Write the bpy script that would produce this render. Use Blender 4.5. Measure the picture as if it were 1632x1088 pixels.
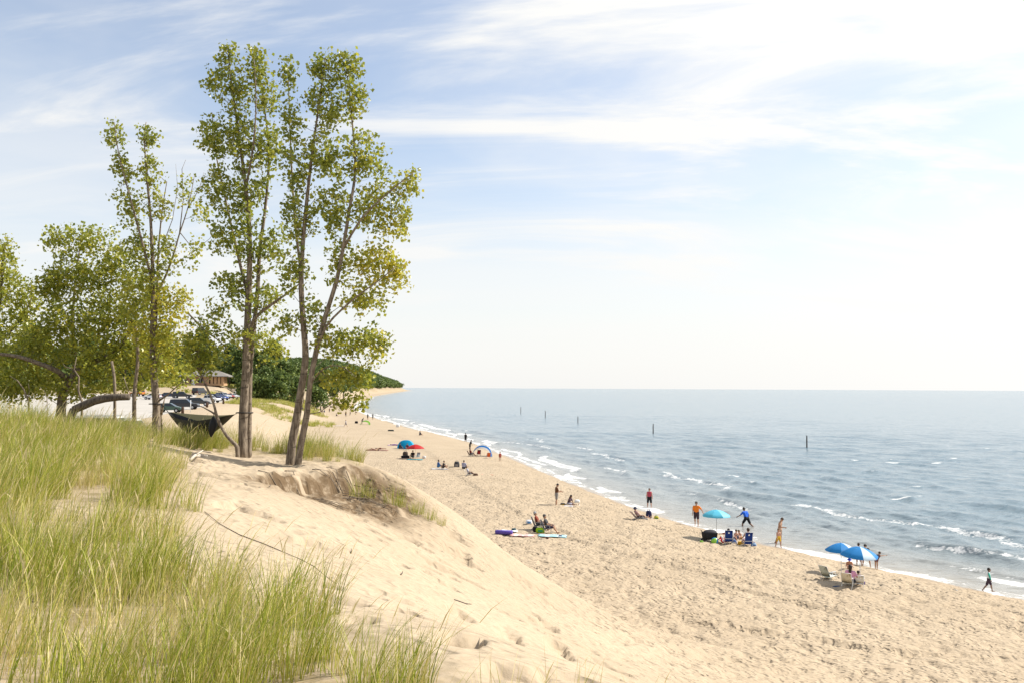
import bpy, math, random
import numpy as np
from mathutils import Vector, Matrix

for o in list(bpy.data.objects):
    bpy.data.objects.remove(o, do_unlink=True)
scene = bpy.context.scene
COL = scene.collection
R = math.radians

# ------------------------------------------------------------------ camera
CZ = 9.9
FPX = 1413.0
PITCH, ROLL = R(2.99), R(0.27)
cam_d = bpy.data.cameras.new('camera')
cam = bpy.data.objects.new('camera', cam_d)
COL.objects.link(cam)
cam_d.sensor_width = 36.0
cam_d.lens = FPX / 1632.0 * 36.0
cam_d.clip_start = 0.1
cam_d.clip_end = 80000.0
CAM_M = Matrix.Rotation(math.pi / 2 + PITCH, 3, 'X') @ Matrix.Rotation(ROLL, 3, 'Z')
cam.matrix_world = Matrix.Translation((0, 0, CZ)) @ CAM_M.to_4x4()
scene.camera = cam

# ------------------------------------------------------------------ light
SUN_EL, SUN_AZ = R(43), R(18)          # azimuth: degrees forward of the camera's right (+X towards +Y)
sun_dir = Vector((math.cos(SUN_EL) * math.cos(SUN_AZ), math.cos(SUN_EL) * math.sin(SUN_AZ), math.sin(SUN_EL)))
sun_l = bpy.data.lights.new('sun', 'SUN')
sun_l.energy = 5.0
sun_l.angle = R(0.55)
sun_l.color = (1.0, 0.95, 0.87)
sun = bpy.data.objects.new('sun', sun_l)
COL.objects.link(sun)
sun.rotation_euler = sun_dir.to_track_quat('Z', 'Y').to_euler()
sun.location = (60, 20, 60)

world = bpy.data.worlds.new('World')
scene.world = world
world.use_nodes = True


def build_world():
    nt = world.node_tree
    nt.nodes.clear()
    N = lambda t: nt.nodes.new(t)
    L = nt.links.new
    out = N('ShaderNodeOutputWorld')
    bg = N('ShaderNodeBackground')
    bg.inputs['Strength'].default_value = 0.128
    L(bg.outputs[0], out.inputs[0])
    sky = N('ShaderNodeTexSky')
    sky.sky_type = 'NISHITA'
    sky.sun_disc = False
    sky.sun_elevation = SUN_EL
    # sky sun_rotation is measured from +Y clockwise
    sky.sun_rotation = math.pi / 2 - SUN_AZ
    sky.altitude = 180
    sky.air_density = 1.0
    sky.dust_density = 1.3
    sky.ozone_density = 1.0
    tc = N('ShaderNodeTexCoord')
    sep = N('ShaderNodeSeparateXYZ')
    L(tc.outputs['Generated'], sep.inputs[0])

    def M(op, a, b=None, clamp=False):
        n = N('ShaderNodeMath')
        n.operation = op
        n.use_clamp = clamp
        for i, v in enumerate((a, b)):
            if v is None:
                continue
            if isinstance(v, (int, float)):
                n.inputs[i].default_value = v
            else:
                L(v, n.inputs[i])
        return n.outputs[0]
    zz = M('MAXIMUM', sep.outputs['Z'], 0.0)
    den = M('ADD', zz, 0.16)
    cx = M('DIVIDE', sep.outputs['X'], den)
    cy = M('DIVIDE', sep.outputs['Y'], den)
    comb = N('ShaderNodeCombineXYZ')
    L(cx, comb.inputs[0])
    L(cy, comb.inputs[1])

    def noise(rot, scl, scale, detail, rough, dist, off=(0, 0, 0)):
        mp = N('ShaderNodeMapping')
        mp.inputs['Rotation'].default_value = (0, 0, rot)
        mp.inputs['Scale'].default_value = (scl[0], scl[1], 1)
        mp.inputs['Location'].default_value = off
        L(comb.outputs[0], mp.inputs[0])
        n = N('ShaderNodeTexNoise')
        n.inputs['Scale'].default_value = scale
        n.inputs['Detail'].default_value = detail
        n.inputs['Roughness'].default_value = rough
        n.inputs['Distortion'].default_value = dist
        L(mp.outputs[0], n.inputs['Vector'])
        return n.outputs['Fac']
    # cirrus: long streaks drawn across the sky, and broad veils
    n1 = noise(R(40), (0.55, 1.35), 0.85, 11, 0.60, 1.9, (CLOUD_OFF[0], CLOUD_OFF[1], 0))
    n2 = noise(R(20), (0.55, 1.0), 0.75, 6, 0.55, 0.6, (CLOUD_OFF[2], CLOUD_OFF[3], 0))

    def ramp(v, a, b):
        mr = N('ShaderNodeMapRange')
        mr.interpolation_type = 'SMOOTHSTEP'
        mr.inputs['From Min'].default_value = a
        mr.inputs['From Max'].default_value = b
        L(v, mr.inputs['Value'])
        return mr.outputs[0]
    streak = ramp(n1, 0.45, 0.68)
    veil = ramp(n2, 0.40, 0.66)
    c = M('ADD', M('MULTIPLY', streak, 0.85), M('MULTIPLY', veil, 0.5), clamp=True)
    # a milky layer that thickens towards the horizon all the way round
    low = ramp(zz, 0.30, 0.01)
    c = M('ADD', M('MULTIPLY', c, M('SUBTRACT', 1.0, low)), M('MULTIPLY', low, 0.93), clamp=True)
    c = M('ADD', M('MULTIPLY', c, 0.78), 0.19, clamp=True)
    dot = N('ShaderNodeVectorMath')
    dot.operation = 'DOT_PRODUCT'
    L(tc.outputs['Generated'], dot.inputs[0])
    dot.inputs[1].default_value = sun_dir
    fw = M('POWER', M('MAXIMUM', dot.outputs['Value'], 0.0), 3.0)
    c = M('ADD', c, M('MULTIPLY', fw, 0.40), clamp=True)
    mix = N('ShaderNodeMix')
    mix.data_type = 'RGBA'
    L(c, mix.inputs['Factor'])
    # thin cloud scatters the light of the sky behind it: brighter towards the sun
    amp = M('ADD', M('MULTIPLY', fw, 1.6), 5.2)
    cc = N('ShaderNodeVectorMath')
    cc.operation = 'SCALE'
    cc.inputs[0].default_value = (1.0, 0.995, 0.975)
    L(amp, cc.inputs['Scale'])
    sk = N('ShaderNodeVectorMath')
    sk.operation = 'SCALE'
    L(sky.outputs[0], sk.inputs[0])
    sk.inputs['Scale'].default_value = 1.0
    L(sk.outputs[0], mix.inputs['A'])
    L(cc.outputs[0], mix.inputs['B'])
    L(mix.outputs['Result'], bg.inputs['Color'])


CLOUD_OFF = (3.1, 1.7, 0.4, 2.2)
build_world()

vs = scene.view_settings
vs.view_transform = 'Standard'
vs.look = 'None'
vs.exposure = 0.54
vs.gamma = 1.0
vs.use_curve_mapping = False

# ------------------------------------------------------------------ helpers
rng = np.random.default_rng(7)
rnd = random.Random(11)


def ray(px, py):
    d = CAM_M @ Vector(((px - 816.0) / FPX, -(py - 544.0) / FPX, -1.0))
    return d


def pt(px, py, Y):
    d = ray(px, py)
    k = Y / d.y
    return Vector((d.x * k, Y, CZ + d.z * k))


def prop(o, label=None, cat=None, group=None, kind=None):
    if label:
        o['label'] = label
    if cat:
        o['category'] = cat
    if group:
        o['group'] = group
    if kind:
        o['kind'] = kind
    return o


def empty(name, loc=(0, 0, 0), rz=0.0):
    o = bpy.data.objects.new(name, None)
    o.empty_display_size = 0.2
    o.location = loc
    o.rotation_euler = (0, 0, rz)
    COL.objects.link(o)
    return o


_mats = {}


def mat(name, col, rough=0.7, metal=0.0, spec=0.3, var=0.0, vscale=6.0, bump=0.0, bscale=40.0, trans=0.0, coat=0.0):
    if name in _mats:
        return _mats[name]
    m = bpy.data.materials.new(name)
    m.use_nodes = True
    nt = m.node_tree
    b = nt.nodes['Principled BSDF']
    b.inputs['Base Color'].default_value = (*col, 1)
    b.inputs['Roughness'].default_value = rough
    b.inputs['Metallic'].default_value = metal
    b.inputs['Specular IOR Level'].default_value = spec
    b.inputs['Coat Weight'].default_value = coat
    L = nt.links.new
    if var > 0 or bump > 0:
        tc = nt.nodes.new('ShaderNodeTexCoord')
    if var > 0:
        n = nt.nodes.new('ShaderNodeTexNoise')
        n.inputs['Scale'].default_value = vscale
        n.inputs['Detail'].default_value = 4
        L(tc.outputs['Object'], n.inputs['Vector'])
        mx = nt.nodes.new('ShaderNodeMix')
        mx.data_type = 'RGBA'
        mx.inputs['A'].default_value = (*[c * (1 - var) for c in col], 1)
        mx.inputs['B'].default_value = (*[min(1, c * (1 + var)) for c in col], 1)
        L(n.outputs['Fac'], mx.inputs['Factor'])
        L(mx.outputs['Result'], b.inputs['Base Color'])
    if bump > 0:
        n2 = nt.nodes.new('ShaderNodeTexNoise')
        n2.inputs['Scale'].default_value = bscale
        n2.inputs['Detail'].default_value = 3
        L(tc.outputs['Object'], n2.inputs['Vector'])
        bp = nt.nodes.new('ShaderNodeBump')
        bp.inputs['Strength'].default_value = bump
        bp.inputs['Distance'].default_value = 0.02
        L(n2.outputs['Fac'], bp.inputs['Height'])
        L(bp.outputs[0], b.inputs['Normal'])
    if trans > 0:
        t = nt.nodes.new('ShaderNodeBsdfTranslucent')
        t.inputs['Color'].default_value = (*col, 1)
        mxs = nt.nodes.new('ShaderNodeMixShader')
        mxs.inputs[0].default_value = trans
        L(b.outputs[0], mxs.inputs[1])
        L(t.outputs[0], mxs.inputs[2])
        L(mxs.outputs[0], nt.nodes['Material Output'].inputs['Surface'])
    _mats[name] = m
    return m


def cloth(r, g, b):
    return mat('cloth_%02d_%02d_%02d' % (r * 99, g * 99, b * 99), (r, g, b), 0.85, var=0.12, vscale=9)


class MB:
    """collects geometry for one mesh object"""

    def __init__(self):
        self.v, self.f, self.m = [], [], []

    def add(self, v, f, mi=0):
        n = len(self.v)
        self.v.extend([tuple(p) for p in v])
        self.f.extend([tuple(i + n for i in q) for q in f])
        self.m.extend([mi] * len(f))

    def box(self, c, s, rz=0.0, mi=0, taper=1.0):
        hx, hy, hz = s[0] / 2, s[1] / 2, s[2] / 2
        ca, sa = math.cos(rz), math.sin(rz)
        v = []
        for z, k in ((-hz, 1.0), (hz, taper)):
            for x, y in ((-hx, -hy), (hx, -hy), (hx, hy), (-hx, hy)):
                v.append((c[0] + (x * ca - y * sa) * k, c[1] + (x * sa + y * ca) * k, c[2] + z))
        self.add(v, [(3, 2, 1, 0), (4, 5, 6, 7), (0, 1, 5, 4), (1, 2, 6, 5), (2, 3, 7, 6), (3, 0, 4, 7)], mi)

    def tube(self, pts, rad, n=6, mi=0, cap=True):
        pts = [Vector(p) for p in pts]
        if not hasattr(rad, '__len__'):
            rad = [rad] * len(pts)
        v, f = [], []
        up = Vector((0.13, 0.31, 0.94))
        for i, p in enumerate(pts):
            d = (pts[min(i + 1, len(pts) - 1)] - pts[max(i - 1, 0)])
            if d.length < 1e-9:
                d = Vector((0, 0, 1))
            d.normalize()
            a = d.cross(up)
            if a.length < 1e-3:
                a = d.cross(Vector((1, 0, 0)))
            a.normalize()
            b = d.cross(a)
            for k in range(n):
                t = 2 * math.pi * k / n
                v.append(p + (a * math.cos(t) + b * math.sin(t)) * rad[i])
        for i in range(len(pts) - 1):
            for k in range(n):
                k2 = (k + 1) % n
                f.append((i * n + k, i * n + k2, (i + 1) * n + k2, (i + 1) * n + k))
        if cap:
            f.append(tuple(range(n - 1, -1, -1)))
            f.append(tuple((len(pts) - 1) * n + k for k in range(n)))
        self.add(v, f, mi)

    def ellipsoid(self, c, r, nu=10, nv=7, mi=0, zmin=-1.0, noise=0.0):
        v, f = [], []
        for j in range(nv + 1):
            ph = -math.pi / 2 + math.pi * j / nv
            z = max(math.sin(ph), zmin)
            cr = math.cos(ph)
            for i in range(nu):
                t = 2 * math.pi * i / nu
                k = 1 + noise * (rnd.random() - 0.5)
                v.append((c[0] + r[0] * cr * math.cos(t) * k, c[1] + r[1] * cr * math.sin(t) * k, c[2] + r[2] * z * k))
        for j in range(nv):
            for i in range(nu):
                i2 = (i + 1) % nu
                f.append((j * nu + i, j * nu + i2, (j + 1) * nu + i2, (j + 1) * nu + i))
        self.add(v, f, mi)

    def build(self, name, mats, parent=None, smooth=False, loc=None, rz=0.0):
        me = bpy.data.meshes.new(name)
        me.from_pydata(self.v, [], self.f)
        if not isinstance(mats, (list, tuple)):
            mats = [mats]
        for m in mats:
            me.materials.append(m)
        if len(mats) > 1:
            me.polygons.foreach_set('material_index', self.m)
        if smooth:
            me.polygons.foreach_set('use_smooth', [True] * len(me.polygons))
        me.update()
        o = bpy.data.objects.new(name, me)
        COL.objects.link(o)
        if parent is not None:
            o.parent = parent
        if loc is not None:
            o.location = loc
        if rz:
            o.rotation_euler = (0, 0, rz)
        return o


def np_mesh(name, verts, faces, mats, attrs=None, smooth=True):
    """verts (n,3) array, faces (m,k) array with k = 3 or 4"""
    me = bpy.data.meshes.new(name)
    nv, nf, k = len(verts), len(faces), faces.shape[1]
    me.vertices.add(nv)
    me.vertices.foreach_set('co', np.ascontiguousarray(verts, dtype=np.float32).ravel())
    me.loops.add(nf * k)
    me.loops.foreach_set('vertex_index', np.ascontiguousarray(faces, dtype=np.int32).ravel())
    me.polygons.add(nf)
    me.polygons.foreach_set('loop_start', np.arange(0, nf * k, k, dtype=np.int32))
    me.polygons.foreach_set('loop_total', np.full(nf, k, dtype=np.int32))
    if smooth:
        me.polygons.foreach_set('use_smooth', np.ones(nf, dtype=bool))
    for m in (mats if isinstance(mats, (list, tuple)) else [mats]):
        me.materials.append(m)
    for an, (dom, arr) in (attrs or {}).items():
        a = me.attributes.new(an, 'FLOAT', dom)
        a.data.foreach_set('value', np.ascontiguousarray(arr, dtype=np.float32).ravel())
    me.update(calc_edges=True)
    me.validate()
    return me


def link(name, me, parent=None):
    o = bpy.data.objects.new(name, me)
    COL.objects.link(o)
    if parent is not None:
        o.parent = parent
    return o


def copy_tree(o, parent=None):
    c = o.copy()
    COL.objects.link(c)
    c.parent = parent
    for ch in list(o.children):
        copy_tree(ch, c)
    return c


# value noise --------------------------------------------------------------
def _hash(ix, iy, seed):
    h = (ix.astype(np.int64) * 374761393 + iy.astype(np.int64) * 668265263 + seed * 1442695041) & 0xFFFFFFFF
    h = ((h ^ (h >> 13)) * 1274126177) & 0xFFFFFFFF
    h = h ^ (h >> 16)
    return (h & 0xFFFFFF) / float(0xFFFFFF)


def vnoise(x, y, seed=0):
    x0, y0 = np.floor(x), np.floor(y)
    fx, fy = x - x0, y - y0
    ux, uy = fx * fx * fx * (fx * (fx * 6 - 15) + 10), fy * fy * fy * (fy * (fy * 6 - 15) + 10)
    a = _hash(x0, y0, seed)
    b = _hash(x0 + 1, y0, seed)
    c = _hash(x0, y0 + 1, seed)
    d = _hash(x0 + 1, y0 + 1, seed)
    return (a * (1 - ux) + b * ux) * (1 - uy) + (c * (1 - ux) + d * ux) * uy


def fbm(x, y, seed=0, oct=4):
    s, a, t = 0.0, 1.0, 0.0
    for i in range(oct):
        s = s + a * vnoise(x * 2 ** i + 13.7 * i, y * 2 ** i - 7.1 * i, seed + i)
        t += a
        a *= 0.5
    return s / t


def sstep(a, b, x):
    t = np.clip((x - a) / (b - a), 0, 1)
    return t * t * (3 - 2 * t)


# ------------------------------------------------------------------ ground shape
_sh = [(2600, 1090), (2000, 1020), (1632, 953), (1440, 912), (1250, 873), (1100, 834), (1000, 801), (900, 762), (820, 729), (760, 706.5), (700, 691),
       (640, 676), (600, 664), (577, 655), (571, 648), (577, 640), (600, 631.5), (630, 625.6), (657, 621.6)]
SH = []
for _p in _sh:
    d_ = ray(*_p)
    k_ = -CZ / d_.z
    SH.append((d_.x * k_, d_.y * k_))
SH = np.array(SH)
_o = np.argsort(SH[:, 1])
SH = SH[_o]
SH = np.vstack([[SH[0, 0] + 30, SH[0, 1] - 55], SH, [SH[-1, 0] - 2500, SH[-1, 1] + 250], [SH[-1, 0] - 40000, SH[-1, 1] + 400]])


def shore_x(y):
    return np.interp(y, SH[:, 1], SH[:, 0])


def inland(x, y):
    """metres landward of the water's edge (negative over the lake)"""
    dx = shore_x(y + 0.5) - shore_x(y - 0.5)
    return (shore_x(y) - x) / np.sqrt(1 + dx * dx)


_cy = [-20, 0, 3, 5, 6.5, 8, 9.5, 11, 13, 16, 19, 22, 24, 26, 27.5, 29, 32, 40]
_cx = [5.0, 2.5, 1.1, 0.2, -0.8, -2.1, -3.3, -4.2, -5.3, -6.4, -7.1, -7.3, -6.9, -6.1, -5.8, -5.9, -7.3, -12]
_nx = [-200, -60, -25, -14, -10, -7.5, -5, 0, 10]
_ny = [70, 55, 46, 39, 33.5, 31, 29.0, 27.0, 24]


def ground(x, y):
    x = np.asarray(x, dtype=float)
    y = np.asarray(y, dtype=float)
    d = inland(x, y)
    dp = np.maximum(d, 0)
    fd = sstep(185, 260, y)
    lo = 25 - 11 * fd
    u = np.clip((d - lo) / (22 - 2 * fd), 0, 1)
    b = 0.55 * (1 - np.exp(-dp / 4.0)) + 0.010 * np.minimum(dp, 60) + 4.55 * u * u * (3 - 2 * u)
    b = b + sstep(44, 52, d) * (0.007 * np.clip(y - 166, 0, 150) + 1.7 * sstep(268, 292, y))
    b = b + sstep(480, 700, y) * sstep(20, 55, d) * 6
    b = b + np.where(d < 0, np.maximum(d * 0.07, -3.0), 0)
    # low grassy dunes and wooded hills further up the shore
    far = sstep(190, 300, y)
    b = b + far * 2.2 * sstep(34, 60, d) * (0.6 + 0.8 * vnoise(x / 40, y / 40, 5))
    hill = sstep(1150, 1900, y) * sstep(28, 150, d)
    b = b + hill * 27 * (0.8 + 0.35 * vnoise(x / 130, y / 260, 9)) * (1 - 0.35 * sstep(2450, 2800, y))
    b = b + sstep(400, 700, y) * sstep(60, 200, d) * 10
    # the big dune the photographer stands on
    s = x - np.interp(y, _cy, _cx) + 0.35 * (vnoise(x / 1.7, y / 1.7, 21) - 0.5)
    n = y - np.interp(x, _nx, _ny) + 0.5 * (vnoise(x / 2.5, y / 2.5, 22) - 0.5)
    sp = 0.5 * (np.sqrt(s * s + 0.5) + s)
    npos = 0.5 * (np.sqrt(n * n + 1.0) + n)
    dist = np.hypot(sp, npos)
    zp = 7.72 + 0.45 * np.exp(-((x + 0.5) ** 2 + (y - 2) ** 2) / 55)
    zp = zp + 1.15 * np.exp(-(((x + 15) / 7.5) ** 2 + ((y - 21) / 8.5) ** 2))
    zp = zp + 0.35 * np.exp(-(((x + 7.5) / 3.0) ** 2 + ((y - 10) / 4.0) ** 2))
    zp = zp - 0.34 * np.exp(-(((x + 6.5) / 4.0) ** 2 + ((y - 25.5) / 4.5) ** 2))
    zp = zp + 0.28 * (fbm(x / 4.0, y / 4.0, 31, 3) - 0.5)
    dune = b + (zp - b) * (0.8 * np.exp(-(dist / 5.6) ** 1.9) + 0.2 * np.exp(-(dist / 11.0) ** 1.6))
    dune = np.where(zp > b, dune, b)
    # broken lip below the trees where the sand has slumped away
    sn = s + 0.9 * (fbm(x / 0.8, y / 0.8, 25, 3) - 0.5)
    dune = dune - 0.6 * sstep(0.75, 1.15, sn) * np.exp(-np.maximum(sn - 1.15, 0) / 1.9) * sstep(21.0, 23.5, y) * sstep(28.8, 27.4, y)
    return dune


def gz(x, y):
    return float(ground(np.array([x]), np.array([y]))[0])


def at(px, py):
    """the point of the ground seen at a pixel of the photograph"""
    d = ray(px, py)
    t = np.concatenate([np.linspace(2, 120, 2400), np.geomspace(120.2, 6000, 3000)])
    X, Y, Z = d.x * t, d.y * t, CZ + d.z * t
    g = ground(X, Y)
    i = np.argmax(Z < g)
    if i == 0:
        i = len(t) - 1
    a, b_ = Z[i - 1] - g[i - 1], g[i] - Z[i]
    u = a / max(a + b_, 1e-9)
    tt = t[i - 1] * (1 - u) + t[i] * u
    return Vector((d.x * tt, d.y * tt, CZ + d.z * tt))

# ------------------------------------------------------------------ materials of the setting
def node_mat(name):
    m = bpy.data.materials.new(name)
    m.use_nodes = True
    nt = m.node_tree
    return m, nt, nt.nodes['Principled BSDF'], nt.links.new


def n_noise(nt, vec, scale, detail=4, rough=0.5, dist=0.0):
    n = nt.nodes.new('ShaderNodeTexNoise')
    n.inputs['Scale'].default_value = scale
    n.inputs['Detail'].default_value = detail
    n.inputs['Roughness'].default_value = rough
    n.inputs['Distortion'].default_value = dist
    if vec is not None:
        nt.links.new(vec, n.inputs['Vector'])
    return n.outputs['Fac']


def n_range(nt, v, a, b, c=0.0, d=1.0, smooth=True):
    mr = nt.nodes.new('ShaderNodeMapRange')
    mr.interpolation_type = 'SMOOTHSTEP' if smooth else 'LINEAR'
    mr.inputs['From Min'].default_value = a
    mr.inputs['From Max'].default_value = b
    mr.inputs['To Min'].default_value = c
    mr.inputs['To Max'].default_value = d
    nt.links.new(v, mr.inputs['Value'])
    return mr.outputs[0]


def n_mix(nt, fac, a, b):
    mx = nt.nodes.new('ShaderNodeMix')
    mx.data_type = 'RGBA'
    for key, v in (('Factor', fac), ('A', a), ('B', b)):
        if isinstance(v, tuple):
            mx.inputs[key].default_value = (*v, 1) if len(v) == 3 else v
        elif isinstance(v, (int, float)):
            mx.inputs[key].default_value = v
        else:
            nt.links.new(v, mx.inputs[key])
    return mx.outputs['Result']


def n_math(nt, op, a, b=None, clamp=False):
    n = nt.nodes.new('ShaderNodeMath')
    n.operation = op
    n.use_clamp = clamp
    for i, v in enumerate((a, b)):
        if v is None:
            continue
        if isinstance(v, (int, float)):
            n.inputs[i].default_value = v
        else:
            nt.links.new(v, n.inputs[i])
    return n.outputs[0]


def n_attr(nt, name):
    a = nt.nodes.new('ShaderNodeAttribute')
    a.attribute_name = name
    return a.outputs['Fac']


def sand_material():
    m, nt, b, L = node_mat('sand')
    geo = nt.nodes.new('ShaderNodeNewGeometry')
    pos = geo.outputs['Position']
    big = n_noise(nt, pos, 0.22, 4, 0.55)
    fine = n_noise(nt, pos, 9.0, 5, 0.65)
    grain = n_noise(nt, pos, 160.0, 2, 0.7)
    c = n_mix(nt, n_range(nt, big, 0.3, 0.7), (0.385, 0.308, 0.218), (0.445, 0.36, 0.258))
    c = n_mix(nt, n_range(nt, fine, 0.35, 0.75), c, (0.36, 0.285, 0.195))
    c = n_mix(nt, n_range(nt, grain, 0.3, 0.8, 0.0, 0.35), c, (0.36, 0.27, 0.17))
    # dry litter and old stalks under the grass
    lit = n_math(nt, 'MULTIPLY', n_attr(nt, 'veg'), n_range(nt, n_noise(nt, pos, 5.5, 5, 0.7), 0.38, 0.62))
    c = n_mix(nt, n_math(nt, 'MULTIPLY', lit, 0.75), c, (0.24, 0.185, 0.095))
    # dark, root-bound earth where the dune has slumped
    soil = n_math(nt, 'MULTIPLY', n_attr(nt, 'soil'), n_range(nt, n_noise(nt, pos, 3.0, 5, 0.7), 0.22, 0.55))
    c = n_mix(nt, n_math(nt, 'MULTIPLY', soil, 0.95), c, (0.115, 0.075, 0.04))
    # scattered specks of bark and leaf
    sp = n_range(nt, n_noise(nt, pos, 14.0, 1, 0.4), 0.735, 0.76)
    c = n_mix(nt, n_math(nt, 'MULTIPLY', sp, 0.6), c, (0.16, 0.11, 0.065))
    wet = n_attr(nt, 'wet')
    c = n_mix(nt, wet, c, (0.245, 0.18, 0.115))
    L(c, b.inputs['Base Color'])
    L(n_range(nt, wet, 0.2, 1.0, 0.95, 0.16), b.inputs['Roughness'])
    L(n_range(nt, wet, 0.2, 1.0, 0.12, 0.5), b.inputs['Specular IOR Level'])
    # fine relief: trodden sand
    mp = nt.nodes.new('ShaderNodeMapping')
    mp.inputs['Scale'].default_value = (1.0, 1.25, 0.3)
    L(pos, mp.inputs[0])
    wv = nt.nodes.new('ShaderNodeVectorMath')
    wv.operation = 'ADD'
    wn = nt.nodes.new('ShaderNodeTexNoise')
    wn.inputs['Scale'].default_value = 1.7
    L(mp.outputs[0], wn.inputs['Vector'])
    L(mp.outputs[0], wv.inputs[0])
    ws = nt.nodes.new('ShaderNodeVectorMath')
    ws.operation = 'SCALE'
    ws.inputs['Scale'].default_value = 0.35
    L(wn.outputs['Color'], ws.inputs[0])
    L(ws.outputs[0], wv.inputs[1])

    def dimples(scale, r0, r1):
        v = nt.nodes.new('ShaderNodeTexVoronoi')
        v.voronoi_dimensions = '2D'
        v.inputs['Scale'].default_value = scale
        L(wv.outputs[0], v.inputs['Vector'])
        return n_range(nt, v.outputs['Distance'], r0, r1)
    h1 = dimples(2.2, 0.06, 0.38)
    h2 = dimples(3.7, 0.06, 0.38)
    h3 = n_noise(nt, mp.outputs[0], 8.0, 3, 0.6)
    amt = n_range(nt, n_noise(nt, pos, 0.6, 2, 0.5), 0.3, 0.65, 0.35, 1.0)
    h = n_math(nt, 'MULTIPLY', n_math(nt, 'ADD', n_math(nt, 'MULTIPLY', h1, 0.085), n_math(nt, 'MULTIPLY', h2, 0.06)), amt)
    h = n_math(nt, 'ADD', h, n_math(nt, 'MULTIPLY', h3, 0.035))
    h = n_math(nt, 'MULTIPLY', h, n_attr(nt, 'trod'))
    h = n_math(nt, 'ADD', h, n_math(nt, 'MULTIPLY', grain, 0.0016))
    bp = nt.nodes.new('ShaderNodeBump')
    bp.inputs['Strength'].default_value = 0.8
    bp.inputs['Distance'].default_value = 1.0
    L(h, bp.inputs['Height'])
    L(bp.outputs[0], b.inputs['Normal'])
    return m


def fan_grid(us, ys, off):
    """vertices of a sheet whose columns spread with distance"""
    U, Y = np.meshgrid(us, ys)
    X = U * (Y + off)
    nx, ny = len(us), len(ys)
    idx = np.arange(nx * ny).reshape(ny, nx)
    f = np.stack([idx[:-1, :-1], idx[:-1, 1:], idx[1:, 1:], idx[1:, :-1]], -1).reshape(-1, 4)
    return X.ravel(), Y.ravel(), f


def seg(*parts):
    out = [np.array([parts[0][0]])]
    for a, b_, step in parts:
        n = max(2, int(round((b_ - a) / step)))
        out.append(np.linspace(a, b_, n + 1)[1:])
    return np.concatenate(out)


def grass_density(x, y):
    """how thickly the dune grass stands, 0..1"""
    gx = np.interp(y, [-10, 3, 5, 6.3, 7.6, 9, 10.5, 12, 14, 16.5, 19, 21.5, 24, 26, 28, 40],
                   [1.5, 1.0, 0.6, -0.05, -1.5, -3.0, -4.1, -4.7, -5.4, -6.0, -6.6, -8.0, -9.6, -10.6, -11.2, -12.5])
    nz = fbm(x / 1.1, y / 1.1, 41, 3) - 0.5
    a = sstep(0.25, -0.9, x - gx + 1.6 * nz)
    nlim = np.interp(x, _nx, _ny)
    a = a * sstep(3.0, 0.0, y - nlim)
    # bare hollow inside the left-hand grass
    hol = np.exp(-(((x + 6.1) / 1.25) ** 2 + ((y - 13.6) / 0.9) ** 2))
    a = a * (1 - np.clip(1.3 * hol, 0, 1))
    # the tongue of grass behind the two tall trees
    b = sstep(28.0, 28.5, y + 0.7 * nz) * sstep(31.6, 30.2, y) * sstep(-4.7, -5.5, x + 0.8 * nz) * sstep(-13.5, -12.5, x)
    return np.clip(np.maximum(a, b), 0, 1)


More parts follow.
